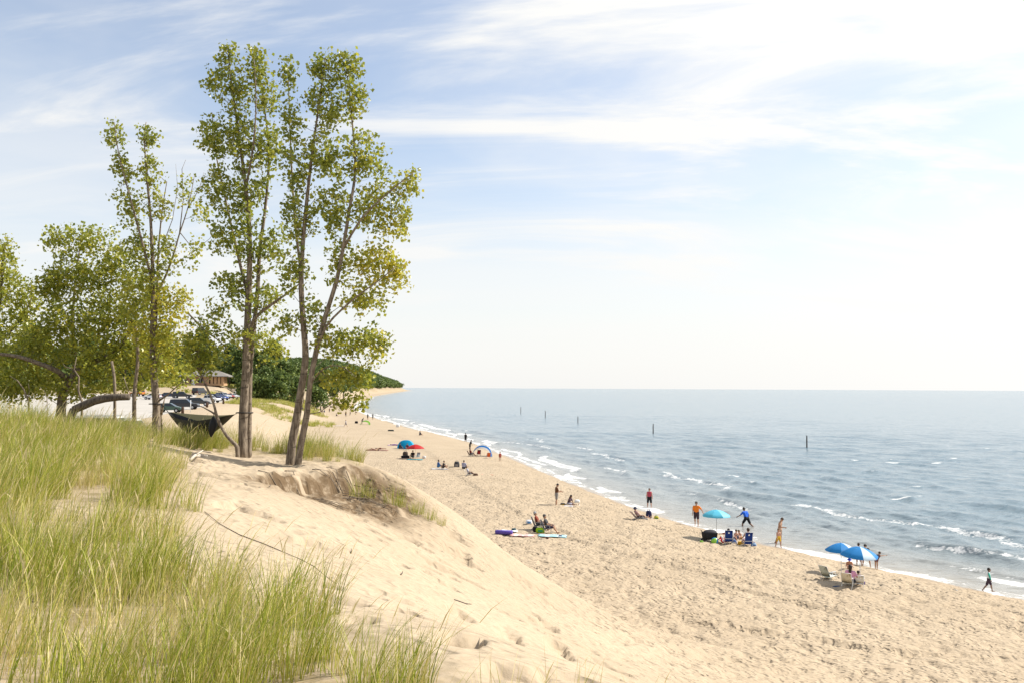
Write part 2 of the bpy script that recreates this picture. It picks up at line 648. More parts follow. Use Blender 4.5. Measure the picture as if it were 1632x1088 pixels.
def build_ground():
    us = np.linspace(-0.98, 0.98, 690)
    us = np.sign(us) * (np.abs(us) ** 1.08)
    us = np.concatenate([[-12, -6, -3.5, -2.2, -1.6, -1.2], us, [1.2, 1.6, 2.2, 3.5, 6]])
    ys = seg((-7, 3, 0.5), (3, 24, 0.11), (24, 62, 0.17), (62, 100, 0.36), (100, 180, 1.2), (180, 400, 3.5), (400, 1000, 14), (1000, 3300, 28), (3300, 9000, 600))
    X, Y, F = fan_grid(us, ys, 9.0)
    Z = ground(X, Y)
    d = inland(X, Y)
    slope = sstep(0.5, 2.0, X - np.interp(Y, _cy, _cx)) * sstep(3.0, 4.5, Z)
    near = sstep(150, 70, Y) * sstep(-0.2, 1.5, d)
    veg = grass_density(X, Y)
    # trodden beach: footprints pressed by hundreds of feet
    q = fbm(X / 0.40, Y / 0.46, 51, 2)
    q2 = fbm(X / 1.7, Y / 1.7, 55, 3)
    pits = -0.10 * sstep(0.45, 0.24, q) + 0.03 * sstep(0.55, 0.8, q)
    beach = near * (1 - sstep(2.2, 5.0, Z)) * sstep(0.5, 3.0, d)
    onslope = sstep(2.2, 5.0, Z) * (1 - veg) * (Y < 60)
    # fewer, separate prints and slides on the steep dune face
    q3 = vnoise(X / 0.42, Y / 0.5, 61)
    prints = -0.17 * sstep(0.66, 0.84, q3) * sstep(0.36, 0.54, fbm(X / 2.2, Y / 2.2, 63, 3))
    rip = 0.05 * (fbm((X - 0.4 * Y) / 0.8, (Y + 0.4 * X) / 3.0, 64, 3) - 0.5)
    # lumpy, slumped top below the trees
    sx = X - np.interp(Y, _cy, _cx)
    slump = sstep(0.5, 0.9, sx) * np.exp(-(np.maximum(sx - 1.3, 0) / 1.3) ** 2) * sstep(19.5, 23.0, Y) * sstep(29, 27.5, Y)
    slump2 = np.exp(-((sx - 2.6 - 0.35 * (26 - Y)) / 1.0) ** 2) * sstep(22.0, 24.5, Y) * sstep(28.5, 27, Y)
    soil = np.clip(slump * 1.3 + 0.9 * slump2, 0, 1) * sstep(0.16, 0.40, fbm((X + Y * 0.3) / 0.8, (Y - X * 0.3) / 0.45, 65, 4))
    flat = sstep(-2.8, -1.0, sx) * sstep(0.4, -0.5, sx) * sstep(20, 23, Y) * sstep(29, 27, Y)
    Z = Z + beach * (pits + 0.10 * (q2 - 0.5)) + onslope * (prints + rip * 0.8)
    Z = Z + (slump + 0.7 * slump2) * (0.62 * (fbm(X / 0.55, Y / 0.55, 66, 3) - 0.55)) + flat * 0.22 * (fbm(X / 0.45, Y / 0.45, 67, 3) - 0.5)
    wet = sstep(2.4, 0.9, d + 0.8 * (fbm(X / 2.2, Y / 2.2, 71, 3) - 0.5)) * (Y < 400)
    # a step in the sand left by the waves
    Z = Z + 0.10 * sstep(0.9, 1.5, d + 0.9 * (fbm(X / 2.0, Y / 2.0, 72, 3) - 0.5)) * (Y < 200) * (d < 12)
    vegfar = sstep(0.40, 0.52, fbm(X / 16, Y / 16, 81, 3)) * sstep(17, 25, d) * sstep(190, 230, Y)
    vegfar = np.maximum(vegfar, sstep(24, 34, d) * sstep(900, 1300, Y))
    trod = np.clip(beach + 0.6 * onslope + sstep(60, 100, Y) * 0.5, 0, 1) * (1 - 0.9 * wet) * sstep(500, 200, Y)
    P = np.stack([X, Y, Z], -1)
    me = np_mesh('ground', P, F, sand_material(),
                 {'veg': ('POINT', np.maximum(veg, vegfar)), 'wet': ('POINT', wet), 'soil': ('POINT', soil), 'trod': ('POINT', trod)})
    o = link('ground', me)
    prop(o, 'pale sandy beach and dune ground', None, None, 'structure')
    return o


build_ground()


def water_material():
    m, nt, b, L = node_mat('lake_water')
    geo = nt.nodes.new('ShaderNodeNewGeometry')
    pos = geo.outputs['Position']
    sh = n_attr(nt, 'shallow')
    c = n_mix(nt, sh, (0.135, 0.20, 0.24), (0.31, 0.28, 0.23))
    foam = n_attr(nt, 'foam')
    lace = n_noise(nt, pos, 2.4, 6, 0.72, 0.9)
    lace2 = n_noise(nt, pos, 0.9, 3, 0.6, 0.4)
    thr = n_math(nt, 'SUBTRACT', 0.98, n_math(nt, 'MULTIPLY', foam, 0.80))
    fm = n_math(nt, 'SUBTRACT', n_math(nt, 'ADD', n_math(nt, 'MULTIPLY', lace, 0.75), n_math(nt, 'MULTIPLY', lace2, 0.35)), thr)
    fm = n_range(nt, fm, 0.0, 0.13)
    fm = n_math(nt, 'MULTIPLY', fm, n_range(nt, foam, 0.02, 0.25))
    fm = n_math(nt, 'MULTIPLY', fm, 0.82)
    c = n_mix(nt, fm, c, (0.78, 0.77, 0.74))
    L(c, b.inputs['Base Color'])
    L(n_math(nt, 'ADD', n_math(nt, 'MULTIPLY', fm, 0.6), 0.14), b.inputs['Roughness'])
    b.inputs['IOR'].default_value = 1.33
    mp = nt.nodes.new('ShaderNodeMapping')
    mp.inputs['Rotation'].default_value = (0, 0, R(20))
    mp.inputs['Scale'].default_value = (0.55, 1.0, 1.0)
    L(pos, mp.inputs[0])
    w1 = n_noise(nt, mp.outputs[0], 0.8, 4, 0.55, 0.3)
    w2 = n_noise(nt, mp.outputs[0], 3.4, 4, 0.6, 0.2)
    w0 = n_noise(nt, mp.outputs[0], 0.16, 3, 0.55, 0.3)
    h = n_math(nt, 'ADD', n_math(nt, 'MULTIPLY', w1, 0.60), n_math(nt, 'MULTIPLY', w2, 0.17))
    h = n_math(nt, 'ADD', h, n_math(nt, 'MULTIPLY', w0, 0.9))
    h = n_math(nt, 'MULTIPLY', h, n_range(nt, sh, 0.5, 1.0, 1.0, 0.25))
    bp = nt.nodes.new('ShaderNodeBump')
    bp.inputs['Strength'].default_value = 0.4
    bp.inputs['Distance'].default_value = 1.0
    L(h, bp.inputs['Height'])
    # small wavelets tilt the surface at every distance
    nn = nt.nodes.new('ShaderNodeTexNoise')
    nn.inputs['Scale'].default_value = 1.6
    nn.inputs['Detail'].default_value = 5
    nn.inputs['Roughness'].default_value = 0.65
    L(mp.outputs[0], nn.inputs['Vector'])
    sb = nt.nodes.new('ShaderNodeVectorMath')
    sb.operation = 'SUBTRACT'
    L(nn.outputs['Color'], sb.inputs[0])
    sb.inputs[1].default_value = (0.5, 0.5, 0.5)
    ml = nt.nodes.new('ShaderNodeVectorMath')
    ml.operation = 'MULTIPLY'
    L(sb.outputs[0], ml.inputs[0])
    ml.inputs[1].default_value = (0.9, 0.9, 0.0)
    ad = nt.nodes.new('ShaderNodeVectorMath')
    ad.operation = 'ADD'
    L(ml.outputs[0], ad.inputs[0])
    L(geo.outputs['Normal'], ad.inputs[1])
    nm = nt.nodes.new('ShaderNodeVectorMath')
    nm.operation = 'NORMALIZE'
    L(ad.outputs[0], nm.inputs[0])
    L(nm.outputs[0], bp.inputs['Normal'])
    L(bp.outputs[0], b.inputs['Normal'])
    return m


def build_water():
    # columns measured from the water's edge so that the surf is finely cut
    e = list(np.arange(-2.6, 14, 0.16))
    while e[-1] < 60000:
        q = e[-1]
        e.append(q + max(0.16, q * (0.010 + 0.035 * min(1.0, max(0.0, (q - 120) / 500)))))
    e = np.array(e)
    ys = seg((5, 30, 0.6), (30, 75, 0.15), (75, 130, 0.28), (130, 200, 0.6), (200, 320, 1.3), (320, 700, 4), (700, 3200, 40), (3200, 60000, 2500))
    E, Y = np.meshgrid(e, ys)
    wob = 0.9 * (fbm(Y / 3.5, Y * 0 + 3.3, 91, 3) - 0.5) + 1.2 * (fbm(Y / 11.0, Y * 0 + 1.3, 92, 2) - 0.5)
    dx = shore_x(Y + 0.5) - shore_x(Y - 0.5)
    X = shore_x(Y) + wob * (Y < 300) + E * np.sqrt(1 + np.minimum(dx * dx, 2.0))
    nx, ny = len(e), len(ys)
    # waves
    g = np.random.default_rng(3)
    Z = np.zeros_like(X)
    cell = np.maximum(np.gradient(X, axis=1), np.gradient(Y, axis=0))
    for i in range(26):
        lam = 0.9 * 1.14 ** i if i < 18 else g.uniform(2.5, 7)
        ang = R(200) + g.normal(0, 0.42)
        kx, ky = math.cos(ang) * 2 * math.pi / lam, math.sin(ang) * 2 * math.pi / lam
        ph = g.uniform(0, 6.28)
        amp = 0.017 * lam ** 0.45 * (1 - 0.5 * sstep(4, 9, lam)) * sstep(2.2, 7.0, lam / cell)
        mod = 0.35 + 1.3 * vnoise(X / (lam * 2.2) + i, Y / (lam * 2.2) - i, 100 + i)
        s = np.sin(kx * X + ky * Y + ph)
        Z += amp * mod * (1 - 2 * np.sqrt(np.clip((1 - s) * 0.5, 0, 1)) * 0.9)
    Z -= Z.mean()
    Z = np.clip(Z, -0.5, 0.5) * sstep(0.3, 9.0, E)
    # small breakers running in along the shore
    foam = np.zeros_like(X)
    for k, (e0, hgt, wid, sd) in enumerate(((2.0, 0.12, 0.5, 1), (4.6, 0.22, 0.8, 2), (8.5, 0.20, 1.0, 3), (15.0, 0.16, 1.3, 4))):
        line = e0 + 2.2 * (fbm(Y / 9.0, Y * 0 + k, 110 + sd, 3) - 0.5) * (1 + 0.12 * e0) + 0.02 * e0 * np.sin(Y / 6 + k)
        on = sstep(0.40, 0.62, fbm(Y / (6.0 + e0 * 0.55), Y * 0 + 7.7 * k, 120 + sd, 2)) * (Y < 330)
        u = (E - line) / wid
        Z += on * hgt * np.exp(-np.where(u < 0, (u * 1.9) ** 2, (u * 0.8) ** 2))
        brk = on * np.exp(-((u + 0.5) / (0.9 if e0 < 6 else 0.7)) ** 2) * (1.0 if e0 < 6 else 0.64)
        trail = on * 0.45 * np.exp(-np.clip(u, 0, None) / 1.5) * (u > 0) if e0 < 12 else 0
        foam = np.maximum(foam, np.maximum(brk, trail))
    # foam washing about at the edge
    edge = 1.0 - sstep(0.2, 2.3, E + 1.6 * (fbm(Y / 2.7, Y * 0 + 5.0, 131, 3) - 0.5))
    foam = np.maximum(foam, edge * (0.60 + 0.5 * (fbm(X / 2.0, Y / 2.0, 133, 2) - 0.5)) * (Y < 900))
    foam = np.maximum(foam, 0.62 * np.exp(-((E - 0.3) / 0.35) ** 2) * (0.5 + fbm(Y / 1.3, E, 135, 2)) * (Y < 900))
    foam = np.maximum(foam, 0.40 * sstep(12, 2, E) * sstep(0.45, 0.65, fbm(X / 5.0, Y / 7.0, 134, 3)))
    # whitecaps further out
    wc = sstep(0.90, 0.97, vnoise(X / 3.2, Y / 1.6 + X / 9, 141)) * sstep(0.50, 0.72, vnoise(X / 30, Y / 30, 142)) * sstep(10, 20, E) * sstep(700, 260, Y)
    foam = np.maximum(foam, 0.7 * wc)
    Z += 0.10 * wc
    # thin sheet sliding up the sand
    P = np.stack([X, Y, Z + 0.03 + np.where(E < 0, -E * 0.11, 0)], -1).reshape(-1, 3)
    idx = np.arange(nx * ny).reshape(ny, nx)
    F = np.stack([idx[:-1, :-1], idx[:-1, 1:], idx[1:, 1:], idx[1:, :-1]], -1).reshape(-1, 4)
    shal = np.exp(-np.maximum(E, 0) / 7.5) * 0.85 + 0.15 * np.exp(-np.maximum(E, 0) / 40) * fbm(X / 9, Y / 9, 151, 2)
    me = np_mesh('lake', P, F, water_material(), {'foam': ('POINT', np.clip(foam, 0, 1)), 'shallow': ('POINT', np.clip(shal, 0, 1))})
    o = link('lake', me)
    prop(o, 'choppy blue grey lake water with small breakers', None, None, 'structure')


build_water()


# car park: a pale paved sheet a little above the sand
def build_lot():
    m, nt, b, L = node_mat('car_park_paving')
    geo = nt.nodes.new('ShaderNodeNewGeometry')
    n1 = n_noise(nt, geo.outputs['Position'], 0.25, 5, 0.6)
    n2 = n_noise(nt, geo.outputs['Position'], 7, 4, 0.6)
    c = n_mix(nt, n_range(nt, n1, 0.3, 0.7), (0.36, 0.335, 0.30), (0.43, 0.40, 0.36))
    c = n_mix(nt, n_range(nt, n2, 0.45, 0.7, 0, 0.5), c, (0.47, 0.41, 0.32))
    L(c, b.inputs['Base Color'])
    b.inputs['Roughness'].default_value = 0.9
    poly = []
    ys = np.linspace(72, 262, 64)
    V, F = [], []
    for i, y in enumerate(ys):
        xr = -59.5 - 0.23 * (y - 162) + 0.5 * math.sin(y / 9.0)
        xl = -0.72 * y - 20
        for j in range(25):
            x = xl + (xr - xl) * j / 24
            V.append((x, y, max(gz(x, y), 5.0) + 0.02))
    for i in range(len(ys) - 1):
        for j in range(24):
            a = i * 25 + j
            F.append((a, a + 1, a + 26, a + 25))
    me = np_mesh('car_park', np.array(V), np.array(F), m)
    prop(link('car_park', me), 'pale paved car park beyond the dune', None, None, 'structure')


build_lot()

# ------------------------------------------------------------------ dune grass (stuff, instanced)
def attr_color_mat(name, stops, rough=0.6, trans=0.3, spec=0.25, noise=0.0):
    """colour read along a ramp from a per-face number"""
    m, nt, b, L = node_mat(name)
    cr = nt.nodes.new('ShaderNodeValToRGB')
    el = cr.color_ramp.elements
    while len(el) < len(stops):
        el.new(0.5)
    for e_, (p, c) in zip(el, stops):
        e_.position = p
        e_.color = (*c, 1)
    L(n_attr(nt, 'hue'), cr.inputs[0])
    col = cr.outputs[0]
    L(col, b.inputs['Base Color'])
    b.inputs['Roughness'].default_value = rough
    b.inputs['Specular IOR Level'].default_value = spec
    if trans:
        t = nt.nodes.new('ShaderNodeBsdfTranslucent')
        L(col, t.inputs['Color'])
        mx = nt.nodes.new('ShaderNodeMixShader')
        mx.inputs[0].default_value = trans
        L(b.outputs[0], mx.inputs[1])
        L(t.outputs[0], mx.inputs[2])
        L(mx.outputs[0], nt.nodes['Material Output'].inputs['Surface'])
    return m


GRASS_MAT = attr_color_mat('grass_blades', [(0.0, (0.12, 0.185, 0.02)), (0.35, (0.28, 0.325, 0.038)), (0.62, (0.45, 0.425, 0.075)), (0.85, (0.60, 0.50, 0.19)), (1.0, (0.68, 0.57, 0.32))], 0.5, 0.25)


def tuft_mesh(name, seed, n, h, spread, width, dry=0.3, lean=(0.25, 0.05), seg_n=4):
    g = np.random.default_rng(seed)
    V, F, H = [], [], []
    for i in range(n):
        a = g.uniform(0, 2 * math.pi)
        r = spread * math.sqrt(g.uniform(0, 1))
        bx, by = r * math.cos(a), r * math.sin(a)
        hh = h * g.uniform(0.5, 1.1)
        out = g.uniform(0.05, 0.5)
        da = a + g.normal(0, 0.7)
        dx, dy = math.cos(da) * out + lean[0] * g.uniform(0.2, 1.4), math.sin(da) * out + lean[1]
        curl = g.uniform(0.1, 0.75)
        w = width * g.uniform(0.6, 1.2)
        ta = g.uniform(0, math.pi)
        wx, wy = math.cos(ta) * w / 2, math.sin(ta) * w / 2
        hue = np.clip(g.normal(0.30 + 0.2 * (g.random() < 0.5), 0.13), 0, 1)
        if g.random() < dry:
            hue = g.uniform(0.7, 1.0)
        n0 = len(V)
        for k in range(seg_n + 1):
            t = k / seg_n
            zz = hh * (t - 0.35 * curl * t ** 2.6)
            q = t ** 1.6 * hh * (0.6 + 0.7 * curl)
            tw = (1 - t) ** 0.6
            cx, cy = bx + dx * q, by + dy * q
            if k < seg_n:
                V += [(cx - wx * tw, cy - wy * tw, zz), (cx + wx * tw, cy + wy * tw, zz)]
            else:
                V.append((cx, cy, zz))
        for k in range(seg_n - 1):
            a0 = n0 + 2 * k
            F += [(a0, a0 + 1, a0 + 3), (a0, a0 + 3, a0 + 2)]
            H += [hue, hue]
        a0 = n0 + 2 * (seg_n - 1)
        F.append((a0, a0 + 1, a0 + 2))
        H.append(hue)
        if seg_n > 2 and i % 23 == 3:      # a straw-coloured seed head on a tall stalk
            tx, ty, tz = V[-1]
            up = hh * 0.20
            n1 = len(V)
            V += [(tx - 0.003, ty, tz - 0.02), (tx + 0.003, ty, tz - 0.02), (tx + 0.005 + dx * 0.1, ty + 0.002, tz + up * 0.45), (tx - 0.004 + dx * 0.1, ty - 0.002, tz + up * 0.45), (tx + dx * 0.25, ty, tz + up)]
            F += [(n1, n1 + 1, n1 + 2), (n1, n1 + 2, n1 + 3), (n1 + 3, n1 + 2, n1 + 4)]
            H += [0.93, 0.95, 0.97]
    return np_mesh(name, np.array(V), np.array(F), GRASS_MAT, {'hue': ('FACE', np.array(H))}, smooth=False)


def instance_stuff(name, pts, rotz, scl, idx, protos, label):
    """one object that repeats the protos over a cloud of points"""
    pcol = bpy.data.collections.new(name + '_source')
    for i, me in enumerate(protos):
        o = bpy.data.objects.new('%s_%02d' % (name, i), me)
        pcol.objects.link(o)
    me = bpy.data.meshes.new(name)
    me.vertices.add(len(pts))
    me.vertices.foreach_set('co', np.ascontiguousarray(pts, dtype=np.float32).ravel())
    for an, ty, arr in (('rotz', 'FLOAT', rotz), ('scl', 'FLOAT', scl)):
        a = me.attributes.new(an, ty, 'POINT')
        a.data.foreach_set('value', np.asarray(arr, dtype=np.float32))
    a = me.attributes.new('pick', 'INT', 'POINT')
    a.data.foreach_set('value', np.asarray(idx, dtype=np.int32))
    o = link(name, me)
    ng = bpy.data.node_groups.new(name + '_nodes', 'GeometryNodeTree')
    ng.interface.new_socket('Geometry', in_out='INPUT', socket_type='NodeSocketGeometry')
    ng.interface.new_socket('Geometry', in_out='OUTPUT', socket_type='NodeSocketGeometry')
    N, L = ng.nodes.new, ng.links.new
    gi, go = N('NodeGroupInput'), N('NodeGroupOutput')
    mp = N('GeometryNodeMeshToPoints')
    L(gi.outputs[0], mp.inputs[0])
    ci = N('GeometryNodeCollectionInfo')
    ci.inputs['Collection'].default_value = pcol
    ci.inputs['Separate Children'].default_value = True
    ci.inputs['Reset Children'].default_value = True
    ip = N('GeometryNodeInstanceOnPoints')
    ip.inputs['Pick Instance'].default_value = True
    L(mp.outputs[0], ip.inputs['Points'])
    L(ci.outputs[0], ip.inputs['Instance'])

    def named(an, ty):
        n = N('GeometryNodeInputNamedAttribute')
        n.data_type = ty
        n.inputs['Name'].default_value = an
        return n.outputs['Attribute']
    L(named('pick', 'INT'), ip.inputs['Instance Index'])
    cb = N('ShaderNodeCombineXYZ')
    L(named('rotz', 'FLOAT'), cb.inputs[2])
    L(cb.outputs[0], ip.inputs['Rotation'])
    L(named('scl', 'FLOAT'), ip.inputs['Scale'])
    L(ip.outputs[0], go.inputs[0])
    md = o.modifiers.new('scatter', 'NODES')
    md.node_group = ng
    prop(o, label, None, None, 'stuff')
    return o


def build_grass():
    protos = []
    for i in range(5):
        protos.append(tuft_mesh('tuft', 200 + i, 44, 0.74, 0.13, 0.0085, 0.18 + 0.10 * (i % 3)))
    for i in range(3):      # thin dry tufts
        protos.append(tuft_mesh('tuft', 220 + i, 26, 0.60, 0.20, 0.006, 0.75))
    g = np.random.default_rng(5)
    # candidate points, thicker near the lens where single blades are seen
    C = []
    for (x0, x1, y0, y1, dens) in ((-5.5, 2.5, 2.2, 9, 17), (-11, 0, 9, 17, 13), (-24, -3.5, 15, 30, 11), (-45, -4, 26, 48, 6)):
        n = int((x1 - x0) * (y1 - y0) * dens)
        C.append(np.stack([g.uniform(x0, x1, n), g.uniform(y0, y1, n)], -1))
    C = np.concatenate(C)
    x, y = C[:, 0], C[:, 1]
    clump = fbm(x / 0.9, y / 0.9, 45, 2)
    keep = (g.random(len(x)) < grass_density(x, y) * sstep(0.24, 0.50, clump) * 1.05) & (np.hypot(x, y) > 2.6)
    keep &= np.abs(x / np.maximum(y + 3, 0.5)) < 0.95
    # keep the view of the hollow sand rim and the tree bases clear
    x, y = x[keep], y[keep]
    z = ground(x, y) - 0.03
    dryp = fbm(x / 1.8, y / 1.8, 47, 2)
    idx = np.where(g.random(len(x)) < sstep(0.42, 0.68, dryp) * 0.8, g.integers(5, 8, len(x)), g.integers(0, 5, len(x)))
    scl = g.uniform(0.75, 1.2, len(x)) * (0.75 + 0.45 * sstep(0.3, 0.6, clump[keep])) * np.interp(y, [3, 6, 9, 14], [0.62, 0.74, 0.9, 1.0])
    instance_stuff('dune_grass', np.stack([x, y, z], -1), g.normal(0, 0.7, len(x)), scl, idx, protos, 'tall yellow green beach grass covering the dune top')
    # low grass over the far dunes
    protos2 = [tuft_mesh('far_tuft', 240 + i, 30, 0.8, 0.55, 0.05, 0.35, seg_n=2) for i in range(3)]
    n = 26000
    yy = g.uniform(165, 420, n)
    xx = g.uniform(-0.62, -0.16, n) * yy
    d = inland(xx, yy)
    v = sstep(0.40, 0.52, fbm(xx / 16, yy / 16, 81, 3)) * sstep(17, 25, d) * sstep(190, 230, yy)
    inlot = (xx < -58 - 0.23 * (yy - 162)) & (yy < 268)
    k = (g.random(n) < v * 0.9) & ~inlot
    xx, yy = xx[k], yy[k]
    instance_stuff('far_dune_grass', np.stack([xx, yy, ground(xx, yy) - 0.05], -1), g.uniform(0, 6.28, len(xx)), g.uniform(0.8, 1.7, len(xx)),
                   g.integers(0, 3, len(xx)), protos2, 'low green grass on the dunes beyond the car park')


build_grass()

# single tufts standing on the edge of the dune face
_tufts = [(573, 779, 0.95, 'largest beach grass tuft on the dune rim beside the pale board'),
          (588, 789, 0.6, 'low beach grass tuft just below the largest rim tuft'),
          (627, 812, 0.95, 'bushy beach grass tuft halfway down the dune rim'),
          (637, 824, 0.6, 'small grass tuft touching the bushy tuft on the dune rim'),
          (664, 834, 0.7, 'dark green grass tuft on the lower dune rim'),
          (659, 843, 0.42, 'short yellowish tuft on the lower dune rim'),
          (684, 851, 0.62, 'spreading grass tuft near the foot of the dune rim'),
          (702, 863, 0.45, 'lowest grass tuft at the foot of the dune rim')]
for _i, (px, py, s, lab) in enumerate(_tufts):
    me = tuft_mesh('grass_tuft', 300 + _i, 90, 0.85, 0.32, 0.011, 0.25, (0.12, 0.0))
    o = link('grass_tuft', me)
    q_ = pt(px, py, 25.9)
    p = Vector((q_.x, 25.9, gz(q_.x, 25.9)))
    o.location = p - Vector((0, 0, 0.04))
    o.scale = (s, s, s)
    prop(o, lab, 'grass tuft', 'grass tufts along the dune rim')

# ------------------------------------------------------------------ trees
LEAF_STOPS = [(0.0, (0.10, 0.13, 0.024)), (0.35, (0.225, 0.262, 0.034)), (0.6, (0.40, 0.395, 0.05)), (0.82, (0.52, 0.45, 0.05)), (1.0, (0.62, 0.48, 0.06))]
LEAF_MAT = attr_color_mat('cottonwood_leaves', LEAF_STOPS, 0.36, 0.48, 0.55)
WOOD_LEAF = attr_color_mat('forest_leaves', [(0.0, (0.045, 0.08, 0.022)), (0.5, (0.12, 0.17, 0.04)), (1.0, (0.27, 0.31, 0.065))], 0.55, 0.25, 0.3)


def bark_material(name, c1, c2):
    m, nt, b, L = node_mat(name)
    tc = nt.nodes.new('ShaderNodeTexCoord')
    mp = nt.nodes.new('ShaderNodeMapping')
    mp.inputs['Scale'].default_value = (9, 9, 1.6)
    L(tc.outputs['Object'], mp.inputs[0])
    f = n_noise(nt, mp.outputs[0], 2.2, 5, 0.65, 0.4)
    mp2 = nt.nodes.new('ShaderNodeMapping')
    mp2.inputs['Scale'].default_value = (1.5, 1.5, 7)
    L(tc.outputs['Object'], mp2.inputs[0])
    f2 = n_noise(nt, mp2.outputs[0], 1.6, 3, 0.5)
    c = n_mix(nt, n_range(nt, f, 0.35, 0.68), c1, c2)
    c = n_mix(nt, n_range(nt, f2, 0.60, 0.68, 0, 0.7), c, tuple(v * 0.35 for v in c1))
    L(c, b.inputs['Base Color'])
    b.inputs['Roughness'].default_value = 0.9
    bp = nt.nodes.new('ShaderNodeBump')
    bp.inputs['Strength'].default_value = 0.7
    bp.inputs['Distance'].default_value = 0.03
    L(f, bp.inputs['Height'])
    L(bp.outputs[0], b.inputs['Normal'])
    return m


BARK = bark_material('cottonwood_bark', (0.10, 0.072, 0.048), (0.29, 0.23, 0.165))
BARK_DARK = bark_material('dark_bark', (0.06, 0.045, 0.035), (0.17, 0.135, 0.10))


def leaves_mesh(name, C, hues, per, size, spread, seed, material, parent, droop=0.35):
    """C (n,3) cluster centres; every leaf is a small folded blade"""
    g = np.random.default_rng(seed)
    n = len(C) * per
    c = np.repeat(C, per, 0) + np.clip(g.normal(0, 1, (n, 3)), -1.7, 1.7) * spread * np.array([1, 1, 0.85])
    d = g.normal(0, 1, (n, 3))
    d[:, 2] -= droop
    d /= np.linalg.norm(d, axis=1)[:, None]
    s = g.normal(0, 1, (n, 3))
    s -= (s * d).sum(1)[:, None] * d
    s /= np.linalg.norm(s, axis=1)[:, None]
    nr = np.cross(d, s)
    L_ = size * g.uniform(0.45, 1.35, n)[:, None]
    W = L_ * 0.46
    fold = L_ * 0.10
    v0 = c - d * L_ * 0.45
    v2 = c + d * L_ * 0.55
    v1 = c - d * L_ * 0.08 + s * W + nr * fold
    v3 = c - d * L_ * 0.08 - s * W + nr * fold
    V = np.stack([v0, v1, v2, v3], 1).reshape(-1, 3)
    b = np.arange(n)[:, None] * 4
    F = np.concatenate([b + np.array([0, 1, 2]), b + np.array([0, 2, 3])], 1).reshape(-1, 3)
    h = np.clip(np.repeat(hues, per) + g.normal(0, 0.11, n), 0, 1)
    me = np_mesh(name, V, F, material, {'hue': ('FACE', np.repeat(h, 2))}, smooth=False)
    return link(name, me, parent)


